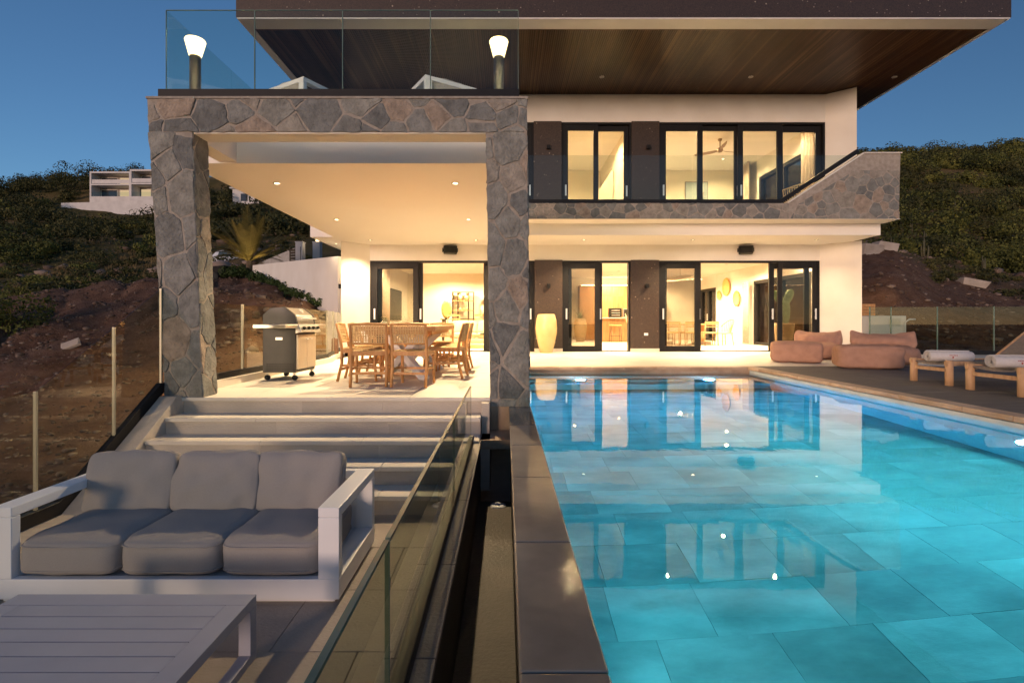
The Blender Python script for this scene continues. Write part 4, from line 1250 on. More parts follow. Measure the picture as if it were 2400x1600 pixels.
def pouf(x, y, rz, w, d, h, label, sd):
    t = thing('bean_pouf', label, 'pouf', (x, y, .002), rz)
    m = cushion(w, d, h*1.04, rnd=.46, puff=.10, seed=sd, wr=.012, edge=8); m.build('body', M['terracotta'], t)
    sm = MB().tube([(-w*.44, -d*.47, h*.86), (0, -d*.50, h*.88), (w*.44, -d*.47, h*.86)], .006, 6); sm.build('seam', M['terracotta'], t)
lounge_chair(7.05, 11.55, R(-30), 'terracotta bean lounger with back against the white wall pier', .92, .85)
pouf(5.98, 10.55, R(-28), .93, .62, .41, 'rounded terracotta pouf nearer the dining room doors', 4)
lounge_chair(7.40, 10.0, R(-30), 'terracotta bean lounger before the glass fence', 1.05, .85)
pouf(6.46, 9.15, R(-20), 1.0, .60, .40, 'boxy terracotta pouf nearer the wooden sun loungers', 9)

def sun_lounger(x, y, wd, label, up):
    t = thing('sun_lounger', label, 'sun lounger', (x, y, 0), R(1), 'wooden sun loungers on the pool deck')
    L = 2.0
    for xx in (.05, L-.25):
        for s in (-1, 1):
            MB().tube([(xx, s*wd/2, 0.002), (xx, s*wd/2, .325)], [.045, .045], 10).build('leg', M['wood_leg'], t)
        MB().bar((xx, -wd/2, .20), (xx, wd/2, .20), .035, .045).build('cross_rail', M['wood_leg'], t)
    for s in (-1, 1):
        MB().bar((0.0, s*wd/2, .285), (L, s*wd/2, .285), .045, .06).build('side_rail', M['wood_leg'], t, bevel=.008)
    sg = MB(); n = 16; vs = []; fs = []
    for i in range(n+1):
        yy = -wd/2+wd*i/n; zz = .300-.035*(1-(2*yy/wd)**2)
        for xx in (.04, 1.16): vs += [(xx, yy, zz), (xx, yy, zz-.012)]
    for i in range(n):
        a = i*4; b = a+4
        fs += [(a, a+2, b+2, b), (a+1, b+1, b+3, a+3), (a, b, b+1, a+1), (a+2, a+3, b+3, b+2)]
    sg.add(vs, fs, True); sg.build('sling', M['taupe'], t)
    if up:
        q = MB().bar((1.16, 0, .30), (1.16+.72*math.cos(up), 0, .30+.72*math.sin(up)), wd*.92, .02, up=(0, 0, 1))
        q.build('backrest', M['taupe'], t, bevel=.006)
        for s in (-1, 1):
            MB().bar((1.16, s*wd*.48, .30), (1.16+.74*math.cos(up), s*wd*.48, .30+.74*math.sin(up)), .035, .035).build('back_frame', M['wood_leg'], t)
    return t
sun_lounger(5.68, 6.90, .56, 'wooden sun lounger with taupe raised back beside the terracotta pouf', R(38))
sun_lounger(5.60, 5.91, .62, 'wooden sun lounger cut by the picture edge, nearest the camera', R(38))
def towel(x, y, z, rz, label):
    t = thing('rolled_towel', label, 'towel', (x, y, z), rz, 'rolled towels on the loungers')
    # spiral roll along x
    n = 60; vs = []; fs = []
    for i in range(n+1):
        a = i/n*2*math.pi*3.2; r = .022+.066*i/n
        yy, zz = r*1.2*math.cos(a), .078+r*.86*math.sin(a)
        for q, xx in enumerate((-.25, -.24, 0, .24, .25)):
            k = .93 if q in (0, 4) else 1
            vs.append((xx, yy*k, .078+(zz-.078)*k))
    for i in range(n):
        for q in range(4): fs.append((i*5+q, i*5+q+1, i*5+5+q+1, i*5+5+q))
    m = MB(); m.add(vs, fs, True); o = m.build('roll', M['towel'], t)
    s = o.modifiers.new('solid', 'SOLIDIFY'); s.thickness = .010; s.offset = 0
    # small red embroidered mark: a line of letters over a little emblem
    e = MB()
    for k in range(6):
        u = -.045+.016*k
        e.box(u, u+.010, -.1075, -.1065, .088, .098)
    e.box(-.014, .004, -.1075, -.1065, .060, .076); e.box(-.010, -.004, -.1075, -.1065, .052, .060)
    e.build('embroidery', M['towel_print'], t)
towel(6.00, 6.93, .285, R(-14), 'rolled white towel on the lounger with the raised back')
towel(5.93, 5.95, .285, R(-12), 'rolled white towel on the lounger cut by the picture edge')

# ================================================================== upper terrace chairs (seen over the beam)
def club_chair(x, y, a, label):
    t = thing('terrace_armchair', label, 'armchair', (x, y, 3.442), a)
    sofa_frame(t, .80, .78, .15, .76, arm=.10, th=.06)
    m = cushion(.58, .66, .18, rnd=.4, puff=.2, seed=2, edge=5); m.xf(Matrix.Translation((0, .36, .145))); m.build('seat_cushion', M['fabric'], t)
    m = cushion(.62, .36, .17, rnd=.42, puff=.45, seed=6, wr=.01, edge=4.2)
    m.xf(Matrix.Translation((0, .58, .46)) @ Matrix.Rotation(R(66), 4, 'X') @ Matrix.Translation((0, .18, -.085)))
    m.build('back_cushion', M['fabric_pale'], t)
M['fabric_pale'] = pmat('pale_grey_fabric', (.40, .38, .36), (.46, .44, .41), rough=.95, nscale=26, bump=.4, bscale=420)
club_chair(-2.74, 7.92, R(150), 'white armchair with grey cushion on the upper terrace, nearer the corner lamp')
club_chair(-1.17, 7.86, R(212), 'white armchair with grey cushion on the upper terrace, nearer the pool-side lamp')
# rattan chair on the balcony
t = thing('rattan_chair', 'round backed pale rattan chair on the balcony', 'chair', (7.45, 13.3, ZF))
bk = MB()
for k in range(15):
    a = R(200+140*k/14)
    bk.tube([(.28*math.cos(a), -.28*math.sin(a)*1.0 if False else .28*math.sin(a), .42), (.33*math.cos(a), .33*math.sin(a), .86-.10*abs(math.cos(a)))], .008, 5, False)
for zz, rr in ((.44, .285), (.62, .305), (.78, .32)):
    bk.tube([(rr*math.cos(R(200+140*k/14)), rr*math.sin(R(200+140*k/14)), zz) for k in range(15)], .010, 6)
bk.tube([(.33*math.cos(R(200+140*k/14)), .33*math.sin(R(200+140*k/14)), .86-.10*abs(math.cos(R(200+140*k/14)))) for k in range(15)], .014, 6)
bk.build('rattan_back', M['rope'], t, kind='stuff')
MB().lathe([(.0005, .40), (.29, .40), (.30, .43), (.29, .45), (.0005, .45)], 24).build('seat', M['linen'], t)
for k in range(4):
    a = R(45+90*k); MB().tube([(.22*math.cos(a), .22*math.sin(a), .40), (.27*math.cos(a), .27*math.sin(a), 0)], .014, 6).build('leg', M['oak'], t)

# ================================================================== interiors
def simple_chair(name, x, y, z, rz, label, mat, group=None, arms=False):
    t = thing(name, label, 'chair', (x, y, z), rz, group)
    w, d, sh, bh = .46, .44, .45, .84
    for sx in (-1, 1):
        MB().tube([(sx*w/2, -.03, 0), (sx*w/2, 0, sh), (sx*w/2, -.06, bh)], [.016, .02, .015], 7).build('back_leg', mat, t)
        MB().tube([(sx*w/2, d+.02, 0), (sx*w/2, d, sh)], [.014, .019], 7).build('front_leg', mat, t)
    MB().box(-w/2, w/2, -.01, d+.01, sh-.03, sh+.02).build('seat', M['rope'], t, bevel=.012)
    MB().bar((-w/2, -.055, bh-.03), (w/2, -.055, bh-.03), .025, .07).bar((-w/2, -.03, .66), (w/2, -.03, .66), .02, .035).build('backrest', mat, t)
    return t
# living room
t = thing('living_sofa', 'cream linen sofa in the living room seen through the open porch doors', 'sofa', (-.55, 18.3, 0))
MB().box(-1.5, 1.5, -.42, .42, .10, .26).build('base', M['linen'], t, bevel=.03)
for k in range(3):
    m = cushion(.92, .70, .20, rnd=.3, puff=.15, seed=k, edge=6, n=8); m.xf(Matrix.Translation((-.95+.95*k, -.05, .26))); m.build('seat_cushion', M['linen'], t)
    m = cushion(.92, .44, .20, rnd=.35, puff=.3, seed=k+3, edge=5, n=8); m.xf(Matrix.Translation((-.95+.95*k, .28, .44)) @ Matrix.Rotation(R(78), 4, 'X') @ Matrix.Translation((0, .22, -.1))); m.build('back_cushion', M['linen'], t)
for s in (-1, 1): MB().box(s*1.5-.09, s*1.5+.09, -.42, .42, .10, .62).build('arm', M['linen'], t, bevel=.05)
for sx in (-1, 1):
    for sy in (-1, 1): MB().box(sx*1.4-.03, sx*1.4+.03, sy*.36-.03, sy*.36+.03, 0, .10).build('leg', M['oak'], t)
t = thing('coffee_bench', 'wooden bench table with green books before the living room sofa', 'table', (-.75, 16.9, 0))
MB().box(-.75, .75, -.3, .3, .36, .41).build('top', M['oak'], t, bevel=.008)
for sx in (-1, 1):
    for sy in (-1, 1): MB().tube([(sx*.66, sy*.24, .0), (sx*.62, sy*.2, .36)], [.016, .026], 7).build('leg', M['oak'], t)
t = thing('book_stack', 'dark green books lying on the living room bench table', 'books', (-.65, 16.8, .412))
MB().box(-.2, .2, -.14, .14, 0, .035).build('book', M['agave'], t); MB().box(-.16, .14, -.12, .12, .036, .06).build('book', M['agave'], t)
t = thing('pouf_cube', 'beige upholstered cube seat in the living room by the pillar', 'pouf', (-.35, 15.9, 0))
MB().box(-.28, .28, -.28, .28, .0, .44).build('body', M['linen'], t, bevel=.04, seg=3)
t = thing('rug', 'woven natural rug on the living room floor', 'rug', (-.8, 17.2, -.003))
MB().box(-1.6, 1.6, -1.1, 1.1, 0, .012).build('pile', M['basket'], t)
for x0, lab in ((-2.25, 'open metal shelf with vases, nearer the television'), (-.75, 'open metal shelf with bowls, half hidden by the stone pillar')):
    t = thing('open_shelf', lab, 'shelf', (x0+.46, 21.6, 0))
    fr_ = MB()
    for sx in (-.44, -.22, .22, .44):
        for sy in (-.16, .16): fr_.box(sx-.015, sx+.015, sy-.015, sy+.015, 0, 2.1)
    fr_.build('frame', M['metal_dark'], t)
    for zz in (.9, 1.3, 1.7, 2.08): MB().box(-.45, .45, -.17, .17, zz, zz+.03).build('shelf_board', M['oak'], t)
    for k, (xx, zz, hh, rr) in enumerate(((-.14, 1.73, .34, .12), (.16, 1.73, .32, .11), (-.12, 1.33, .12, .05), (.02, 1.33, .12, .05), (.16, 1.33, .20, .07))):
        v = thing('vase', ['round cream vase', 'slim cream vase', 'small brown bowl', 'small ochre bowl', 'ochre jug'][k] + (' on the shelf nearer the television' if x0 < -2 else ' on the shelf beside the pillar'), 'vase', (x0+.46+xx, 21.6, zz))
        MB().lathe([(.0005, 0), (rr*.5, 0), (rr, hh*.35), (rr*.8, hh*.65), (rr*.3, hh*.8), (rr*.35, hh)], 16).build('body', M['vase'], v)
t = thing('console_table', 'long dark topped table behind the living room sofa', 'table', (-.95, 20.4, 0))
MB().box(-1.6, 1.6, -.4, .4, .92, .96).build('top', M['metal_dark'], t)
for sx in (-1.5, 1.5): MB().box(sx-.05, sx+.05, -.35, .35, 0, .92).build('leg', M['metal_dark'], t)
for k in range(3):
    simple_chair('bar_chair', -2.0+1.05*k, 19.75, .28, 0, ['tan chair at the long table nearest the television', 'tan chair in the middle of the long table', 'tan chair at the long table next to the pillar'][k], M['oak'], 'chairs at the living room table')
t = thing('fan_sculpture', 'round golden woven ornament standing on the living room table', 'ornament', (-2.35, 20.4, .962))
o = MB().lathe([(.0005, -.03), (.20, -.03), (.30, 0), (.20, .03), (.0005, .03)], 24).xf(Matrix.Translation((0, 0, .36)) @ Matrix.Diagonal((.7, 1, 1.25, 1)) @ Matrix.Rotation(R(90), 4, 'X'))
o.build('disc', M['basket'], t); MB().box(-.06, .06, -.05, .05, 0, .02).build('stand', M['metal_dark'], t)
t = thing('television', 'large dark television on the living room side wall', 'television', (-4.19, 19.2, 1.45))
MB().box(0, .05, -1.2, 1.2, -.55, .60).build('bezel', M['blackp'], t); MB().box(.0502, .056, -1.17, 1.17, -.52, .57).build('screen', M['screen'], t)
def curtain(x0, y0, x1, y1, z0, z1, label, mat='curtain', folds=9):
    t = thing('curtain', label, 'curtain', ((x0+x1)/2, (y0+y1)/2, z0))
    a = Vector((x0, y0)) - Vector(((x0+x1)/2, (y0+y1)/2)); b = -a; dd = (b-a).normalized(); nn = Vector((-dd.y, dd.x))
    n = folds*8; vs = []; fs = []
    for i in range(n+1):
        f = i/n; p = a.lerp(b, f); w_ = .045*math.sin(f*folds*2*math.pi) + .012*math.sin(f*folds*5.1)
        q = p + nn*w_
        vs += [(q.x, q.y, 0), (q.x, q.y, z1-z0)]
    for i in range(n): fs.append((i*2, i*2+2, i*2+3, i*2+1))
    m = MB(); m.add(vs, fs, True); o = m.build('drape', M[mat], t)
    s = o.modifiers.new('solid', 'SOLIDIFY'); s.thickness = .004
    MB().bar((a.x, a.y, z1-z0), (b.x, b.y, z1-z0), .03, .03).build('rail', M['white'], t)
curtain(-3.95, 14.9, -3.95, 17.4, .03, 2.8, 'long beige curtain inside the living room door')
# hall planter
t = thing('hall_planter', 'ribbed bronze planter with spiky plant in the hall', 'planter', (3.15, 21.6, 0))
MB().lathe([(.0005, 0), (.17, 0), (.25, .3), (.275, .6), (.25, .85), (.21, .97), (.20, .98), (.19, .9), (.0005, .9)], 24).build('pot', M['bronze_pot'], t)
lf = MB()
for k in range(46):
    a = random.uniform(0, 6.28); e = random.uniform(.25, 1.35); L = random.uniform(.45, .75)
    pts = []
    for i in range(5):
        f = i/4; r_ = L*f*math.cos(e)*1.0; z = .92+L*f*math.sin(e)-.22*f*f*math.cos(e)
        pts.append(Vector((r_*math.cos(a), r_*math.sin(a), z)))
    sd = Vector((-math.sin(a), math.cos(a), 0)); wd = [.012, .016, .014, .009, .001]
    vs = []; 
    for q, w_ in zip(pts, wd): vs += [q-sd*w_, q+sd*w_]
    lf.add(vs, [(i*2, i*2+1, i*2+3, i*2+2) for i in range(4)])
lf.build('leaves', M['agave'], t, kind='stuff')
MB().box(1.125, 1.14, 20.0, 20.6, .0, 2.3).build('hall_door', M['metal_dark'], villa)
# kitchen
t = thing('kitchen_cabinets', 'tall wood fronted kitchen cabinets under a lit cove', 'cabinet', (4.9, 23.7, 0))
for k in range(6):
    MB().box(-1.5+.5*k+.003, -1.0+.5*k-.003, -.3, -.28, .0, 2.0).build('door_panel', M['cabinet'], t)
    MB().box(-1.5+.5*k+.003, -1.0+.5*k-.003, -.3, -.28, 2.005, 2.5).build('door_panel', M['cabinet'], t)
MB().box(-1.5, 1.5, -.279, .45, 0, 2.5).build('carcass', M['cabinet'], t)
MB().box(-1.4, 1.4, .0, .06, 2.51, 2.54).build('cove_light', emat('lit_cove_strip', (1, .74, .4), 22), t)
t = thing('kitchen_island', 'wood kitchen island with pale top behind the hall', 'kitchen island', (5.1, 22.0, 0))
for k in range(4): MB().box(-1.1+.55*k+.003, -.55+.55*k-.003, -.42, -.40, .06, .98).build('front_panel', M['cabinet'], t)
MB().box(-1.1, 1.1, -.399, .40, 0, .98).build('carcass', M['cabinet'], t); MB().box(-1.15, 1.15, -.62, .45, .981, 1.02).build('worktop', M['linen'], t, bevel=.006)
t = thing('wine_rack', 'black box with three pale bars on the kitchen island', 'appliance', (4.72, 22.1, 1.022))
MB().box(-.26, .26, -.15, .15, 0, .40).build('case', M['blackp'], t, bevel=.008)
for k in range(3): MB().tube([(-.18, -.17, .10+.1*k), (.18, -.17, .10+.1*k)], .012, 6).build('bar', M['chrome'], t)
t = thing('microwave', 'silver framed microwave on the kitchen island', 'microwave', (5.32, 22.1, 1.022))
MB().box(-.28, .28, -.16, .16, 0, .38).build('case', M['steel'], t, bevel=.008); MB().box(-.25, .25, -.166, -.1605, .03, .35).build('door', M['screen'], t)
t = thing('bar_stool', 'low backed metal framed stool at the kitchen island', 'stool', (4.55, 21.2, 0))
MB().box(-.22, .22, -.2, .2, .66, .72).build('seat', M['teak'], t, bevel=.02)
for sx in (-1, 1):
    for sy in (-1, 1): MB().tube([(sx*.22, sy*.2, 0), (sx*.18, sy*.16, .66)], .012, 6).build('leg', M['metal_dark'], t)
MB().bar((-.2, -.19, .25), (.2, -.19, .25), .016, .016).bar((-.2, .19, .25), (.2, .19, .25), .016, .016).build('foot_rail', M['metal_dark'], t)
t = thing('woven_bar_stool', 'tall woven shell stool at the end of the kitchen island', 'stool', (4.75, 18.9, 0), R(60))
sb = MB(); vs = []; fs = []
for i in range(9):
    f = i/8; yy = -.22+.44*min(1, f*1.6) if f < .62 else .22+.10*(f-.62); zz = .62 if f < .45 else .62+(f-.45)*.75
    for j in range(7):
        xx = -.24+.08*j; vs.append((xx, yy-.0*abs(xx), zz+.12*(xx/.24)**2))
for i in range(8):
    for j in range(6): fs.append((i*7+j, i*7+j+1, i*7+7+j+1, i*7+7+j))
sb.add(vs, fs, True); o = sb.build('shell', M['rope'], t); s_ = o.modifiers.new('solid', 'SOLIDIFY'); s_.thickness = .02
for sx in (-1, 1):
    for sy in (-1, 1): MB().tube([(sx*.22, sy*.2, 0), (sx*.16, sy*.15, .62)], [.012, .016], 6).build('leg', M['oak'], t)
# dining room
t = thing('indoor_dining_table', 'long oak table inside the dining room', 'table', (6.5, 18.85, 0))
MB().box(-1.15, 1.15, -.45, .45, .72, .76).build('top', M['oak'], t, bevel=.006)
for sx in (-1, 1): MB().box(sx*.7-.3, sx*.7+.3, -.2, .2, 0, .12).build('foot', M['linen'], t, bevel=.01); MB().box(sx*.7-.06, sx*.7+.06, -.12, .12, .12, .72).build('pedestal', M['oak'], t)
for k, xx in enumerate((5.88, 6.55, 7.25)):
    simple_chair('oak_dining_chair', xx, 18.05, 0, 0, ['oak chair behind the sliding glass at the dining room table', 'oak chair at the edge of the sliding glass in the dining room', 'oak chair in the open doorway of the dining room'][k], M['oak'], 'oak chairs at the indoor table')
for k, xx in enumerate((5.8, 6.5, 7.2)):
    simple_chair('oak_dining_chair', xx, 19.65, 0, R(180), ['oak chair across the indoor table, nearest the kitchen', 'oak chair across the indoor table, in the middle', 'oak chair across the indoor table, nearest the baskets'][k], M['oak'], 'oak chairs at the indoor table')
t = thing('wicker_armchair', 'pale wicker armchair at the head of the indoor table', 'chair', (7.95, 18.6, 0), R(100))
wk = MB(); n = 13
for k in range(n):
    a = R(180+180*k/(n-1)); 
    wk.tube([(.20*math.cos(a), .20*math.sin(a), .42), (.30*math.cos(a), .26*math.sin(a)-.06, .66+.26*math.sin(math.pi*k/(n-1)))], .012, 5, False)
wk.tube([(.30*math.cos(R(180+180*k/(n-1))), .26*math.sin(R(180+180*k/(n-1)))-.06, .66+.26*math.sin(math.pi*k/(n-1))) for k in range(n)], .02, 6)
wk.build('wicker_back', M['rope'], t, kind='stuff')
MB().box(-.24, .24, -.2, .26, .40, .46).build('seat', M['linen'], t, bevel=.02)
MB().lathe([(.0005, 0), (.28, .0), (.30, .02), (.30, .40)], 4).xf(Matrix.Diagonal((.01, .01, .01, 1))) if False else None
for sx in (-1, 1):
    for sy in (-1, 1): MB().tube([(sx*.25, .02+sy*.22, 0), (sx*.2, .02+sy*.18, .41)], [.012, .018], 6).build('leg', M['oak'], t)
t = thing('pendant_lamp', 'wide pale leaf shaped pendant lamp over the indoor table', 'lamp', (6.45, 18.9, 2.38))
vs = []; fs = []; nu, nv = 20, 8
for i in range(nu+1):
    u = -1+2*i/nu; w_ = .34*(1-abs(u)**2.2)**.6 if abs(u) < 1 else 0
    for j in range(nv+1):
        v = -1+2*j/nv
        vs.append((u*.85, v*w_, .16*(1-v*v)*(1-abs(u)**3)+.03*math.sin(u*3)))
for i in range(nu):
    for j in range(nv): fs.append((i*(nv+1)+j, (i+1)*(nv+1)+j, (i+1)*(nv+1)+j+1, i*(nv+1)+j+1))
m = MB(); m.add(vs, fs, True); o = m.build('shade', M['linen'], t); s_ = o.modifiers.new('solid', 'SOLIDIFY'); s_.thickness = .012
MB().tube([(0, 0, .16), (0, 0, .52)], .006, 6).build('cord', M['metal_dark'], t)
for k in range(6): MB().lathe([(.0005, -.03), (.025, -.02), (.03, 0), (.02, .025), (.0005, .03)], 10, (-.45+.18*k, 0, .03)).build('bulb', emat('lit_bulb', (1, .75, .4), 5) if k == 0 else bpy.data.materials['lit_bulb'], t)
lamp('POINT', (0, 0, -.06), 200, WARM2, t, size=.04)
for (yy, zz, rr, lab) in ((21.2, 2.28, .37, 'largest sunburst basket on the dining room wall'), (21.9, 1.98, .20, 'smallest sunburst basket on the dining room wall'), (20.25, 1.76, .31, 'lowest sunburst basket on the dining room wall')):
    t = thing('wall_basket', lab, 'basket', (9.195, yy, zz), 0, 'sunburst baskets on the dining room wall')
    b = MB().lathe([(.0005, .03), (rr*.5, .025), (rr*.78, .05), (rr*.82, .09), (rr*.86, .09), (rr*.82, .03), (rr*.5, 0)], 30).xf(Matrix.Rotation(R(-90), 4, 'Y'))
    o = b.build('bowl', M['basket'], t)
    for k in range(26):
        a = 2*math.pi*k/26
        MB().tube([(-.085, rr*.8*math.cos(a), rr*.8*math.sin(a)), (-.075, rr*.92*math.cos(a), rr*.92*math.sin(a)), (-.06, rr*1.02*math.cos(a), rr*1.02*math.sin(a))], [rr*.085, rr*.09, .004], 5).build('petal', M['basket'], o)
t = thing('side_cabinet', 'dark grey panel standing at the back of the dining room', 'cabinet', (6.6, 23.6, 0))
MB().box(-.75, .75, -.2, .3, 0, 2.2).build('carcass', M['metal_dark'], t); MB().box(-.73, -.005, -.22, -.201, .02, 2.18).build('door', M['taupe'], t); MB().box(.005, .73, -.22, -.201, .02, 2.18).build('door', M['taupe'], t)
curtain(9.0, 18.95, 9.0, 19.45, .03, 2.3, 'narrow curtain beside the dining room side door', folds=3)
# cactus in pot, dining room corner
t = thing('cactus_pot', 'broad green cactus in a textured pot inside the right dining room door', 'planter', (8.35, 15.35, 0))
MB().lathe([(.0005, 0), (.20, 0), (.24, .3), (.27, .62), (.285, .78), (.27, .79), (.25, .72), (.0005, .72)], 22).build('pot', M['bronze_pot'], t)
M['cactus'] = pmat('cactus_skin', (.10, .15, .075), (.14, .20, .10), rough=.6, nscale=8, bump=.3, bscale=40)
ca = MB(); ca.lathe([(.0005, .60), (.10, .70), (.17, .95), (.19, 1.2), (.15, 1.42), (.0005, 1.48)], 14)
ca.v = [(x, y*.35, z) for x, y, z in ca.v]
c2 = MB().lathe([(.0005, -.25), (.10, -.18), (.13, 0), (.11, .18), (.0005, .26)], 14); c2.v = [(x, y*.35, z) for x, y, z in c2.v]
c3 = MB(); c3.v = list(c2.v); c3.f = list(c2.f); c3.sm = list(c2.sm)
c2.xf(Matrix.Translation((-.16, 0, 1.55)) @ Matrix.Rotation(R(-28), 4, 'Y')); c3.xf(Matrix.Translation((.14, .02, 1.58)) @ Matrix.Rotation(R(24), 4, 'Y'))
for q in (ca, c2, c3): q.build('pad', M['cactus'], t)
# upstairs
t = thing('ceiling_fan', 'brown three blade ceiling fan in the upper bedroom', 'fan', (6.95, 16.6, 6.75))
MB().tube([(0, 0, 0), (0, 0, -.30)], .02, 8).build('rod', M['fan'], t); MB().lathe([(.0005, 0), (.07, 0), (.05, -.06), (.0005, -.06)], 14).build('canopy', M['fan'], t)
MB().lathe([(.0005, -.28), (.08, -.29), (.10, -.36), (.07, -.42), (.0005, -.43)], 16).build('hub', M['fan'], t)
for k in range(3):
    a = R(20+120*k); c_, s_ = math.cos(a), math.sin(a); p = Vector((-s_, c_, 0)); d_ = Vector((c_, s_, 0))
    vs = []
    for r_, w_, z in ((.08, .03, -.36), (.3, .075, -.37), (.6, .07, -.36), (.82, .03, -.35)):
        for q in (-1, 1): vs += [d_*r_ + p*w_*q + Vector((0, 0, z+.02*q)), d_*r_ + p*w_*q + Vector((0, 0, z+.02*q-.008))]
    m = MB(); fs = []
    for i in range(3):
        b_ = i*4; fs += [(b_, b_+2, b_+6, b_+4), (b_+1, b_+5, b_+7, b_+3), (b_, b_+4, b_+5, b_+1), (b_+2, b_+3, b_+7, b_+6)]
    m.add(vs, fs); m.build('blade', M['fan'], t)
t = thing('wall_picture', 'pale blue picture with two starfish shapes on the bedroom wall', 'picture', (7.45, 19.97, 5.55))
MB().box(-.45, .45, 0, .03, -.75, .75).build('frame', M['taupe'], t); MB().box(-.42, .42, -.006, -.001, -.72, .72).build('print', M['picture'], t)
for cx_, cz_ in ((.22, .30), (-.05, -.02)):
    st_ = MB(); pts = []
    for k in range(10):
        a = R(36*k+18); r_ = .10 if k % 2 == 0 else .04; pts.append((cx_+r_*math.cos(a), cz_+r_*math.sin(a)))
    st_.prism_y(pts, -.009, -.0065); st_.build('motif', M['fan'], t)
curtain(9.0, 14.75, 9.0, 15.6, ZF+.03, 6.72, 'gathered curtain at the front corner of the upper bedroom', folds=5)
curtain(8.95, 18.8, 8.95, 19.6, ZF+.03, 6.72, 'gathered curtain at the back corner of the upper bedroom', folds=5)
st = thing('stair_wall', 'sloping plaster stair side in the upper hall', 'stair wall', (2.9, 17.5, ZF))
MB().prism_y([(-.9, 0), (.75, 0), (.75, 2.6)], -.06, .06).build('panel', M['interior'], st)

# ================================================================== hillside: rocks, scrub, houses
def rock_pts(r, n=9, seed=0):
    q = random.Random(seed); 
    bm = bmesh.new(); bmesh.ops.create_icosphere(bm, subdivisions=1, radius=1)
    vs = []
    for v in bm.verts:
        k = q.uniform(.65, 1.15); vs.append((v.co.x*k, v.co.y*k, v.co.z*k*.75))
    fs = [tuple(v.index for v in f.verts) for f in bm.faces]; bm.free()
    return np.array(vs), fs
RK = [rock_pts(1, seed=i) for i in range(8)]
def big_mesh(name, V, Fc, mat, kind='stuff', smooth=False):
    me = bpy.data.meshes.new(name)
    V = np.asarray(V, dtype=np.float32); Fc = np.asarray(Fc, dtype=np.int32)
    k = Fc.shape[1]
    me.vertices.add(len(V)); me.vertices.foreach_set('co', V.ravel())
    me.loops.add(Fc.size); me.loops.foreach_set('vertex_index', Fc.ravel())
    me.polygons.add(len(Fc)); me.polygons.foreach_set('loop_start', np.arange(0, Fc.size, k, dtype=np.int32))
    me.materials.append(mat); me.update(); me.validate()
    o = bpy.data.objects.new(name, me); link(o)
    return tag(o, kind=kind)
def rock_mat():
    m, t, out = new_mat('rubble_stone'); N = t.nodes; L = t.links
    p = N.new('ShaderNodeBsdfPrincipled'); L.new(p.outputs[0], out.inputs[0]); p.inputs['Roughness'].default_value = .9
    g = N.new('ShaderNodeNewGeometry'); cr = N.new('ShaderNodeValToRGB'); el = cr.color_ramp.elements
    el[0].position = 0; el[0].color = (.065, .042, .03, 1); el[1].position = 1; el[1].color = (.24, .18, .145, 1)
    e = el.new(.6); e.color = (.11, .07, .05, 1); e = el.new(.85); e.color = (.16, .115, .09, 1)
    L.new(g.outputs['Random Per Island'], cr.inputs[0]); L.new(cr.outputs[0], p.inputs['Base Color'])
    tc = N.new('ShaderNodeTexCoord'); n = N.new('ShaderNodeTexNoise'); n.inputs['Scale'].default_value = 18; n.inputs['Detail'].default_value = 5
    L.new(tc.outputs['Object'], n.inputs['Vector']); b = N.new('ShaderNodeBump'); b.inputs['Strength'].default_value = .6; b.inputs['Distance'].default_value = .03
    L.new(n.outputs['Fac'], b.inputs['Height']); L.new(b.outputs[0], p.inputs['Normal'])
    return m
M['rock'] = rock_mat()
V = []; Fc = []; nv = 0
def scatter_rocks(n, t0, t1, y0, y1, s0, s1):
    global nv
    k = 0
    while k < n:
        y = math.exp(random.uniform(math.log(y0), math.log(y1))); x = random.uniform(t0, t1)*y
        k += 1
        if inside_plot(x, y, .15): continue
        s = s0*(s1/s0)**(random.random()**4.5)*min(1, .25+y/15)
        vs, fs = random.choice(RK); a = random.uniform(0, 6.28); c_, s_ = math.cos(a), math.sin(a)
        q = vs*np.array([s*random.uniform(.7, 1.3), s*random.uniform(.7, 1.3), s*random.uniform(.6, 1.1)])
        q = np.stack([q[:, 0]*c_-q[:, 1]*s_, q[:, 0]*s_+q[:, 1]*c_, q[:, 2]], 1) + np.array([x, y, terrain_z(x, y)+s*.1])
        V.append(q); Fc.append(np.array(fs)+nv); nv += len(q)
scatter_rocks(15000, -1.1, -.52, 4.4, 24, .006, .085)
scatter_rocks(3500, -.62, -.30, 9, 40, .012, .16)
scatter_rocks(4500, .66, 1.08, 13.5, 34, .012, .15)
scatter_rocks(900, -1.1, -.4, 30, 80, .12, .7)
scatter_rocks(700, .66, 1.08, 34, 80, .12, .8)
big_mesh('rubble', np.concatenate(V), np.concatenate(Fc), M['rock'])

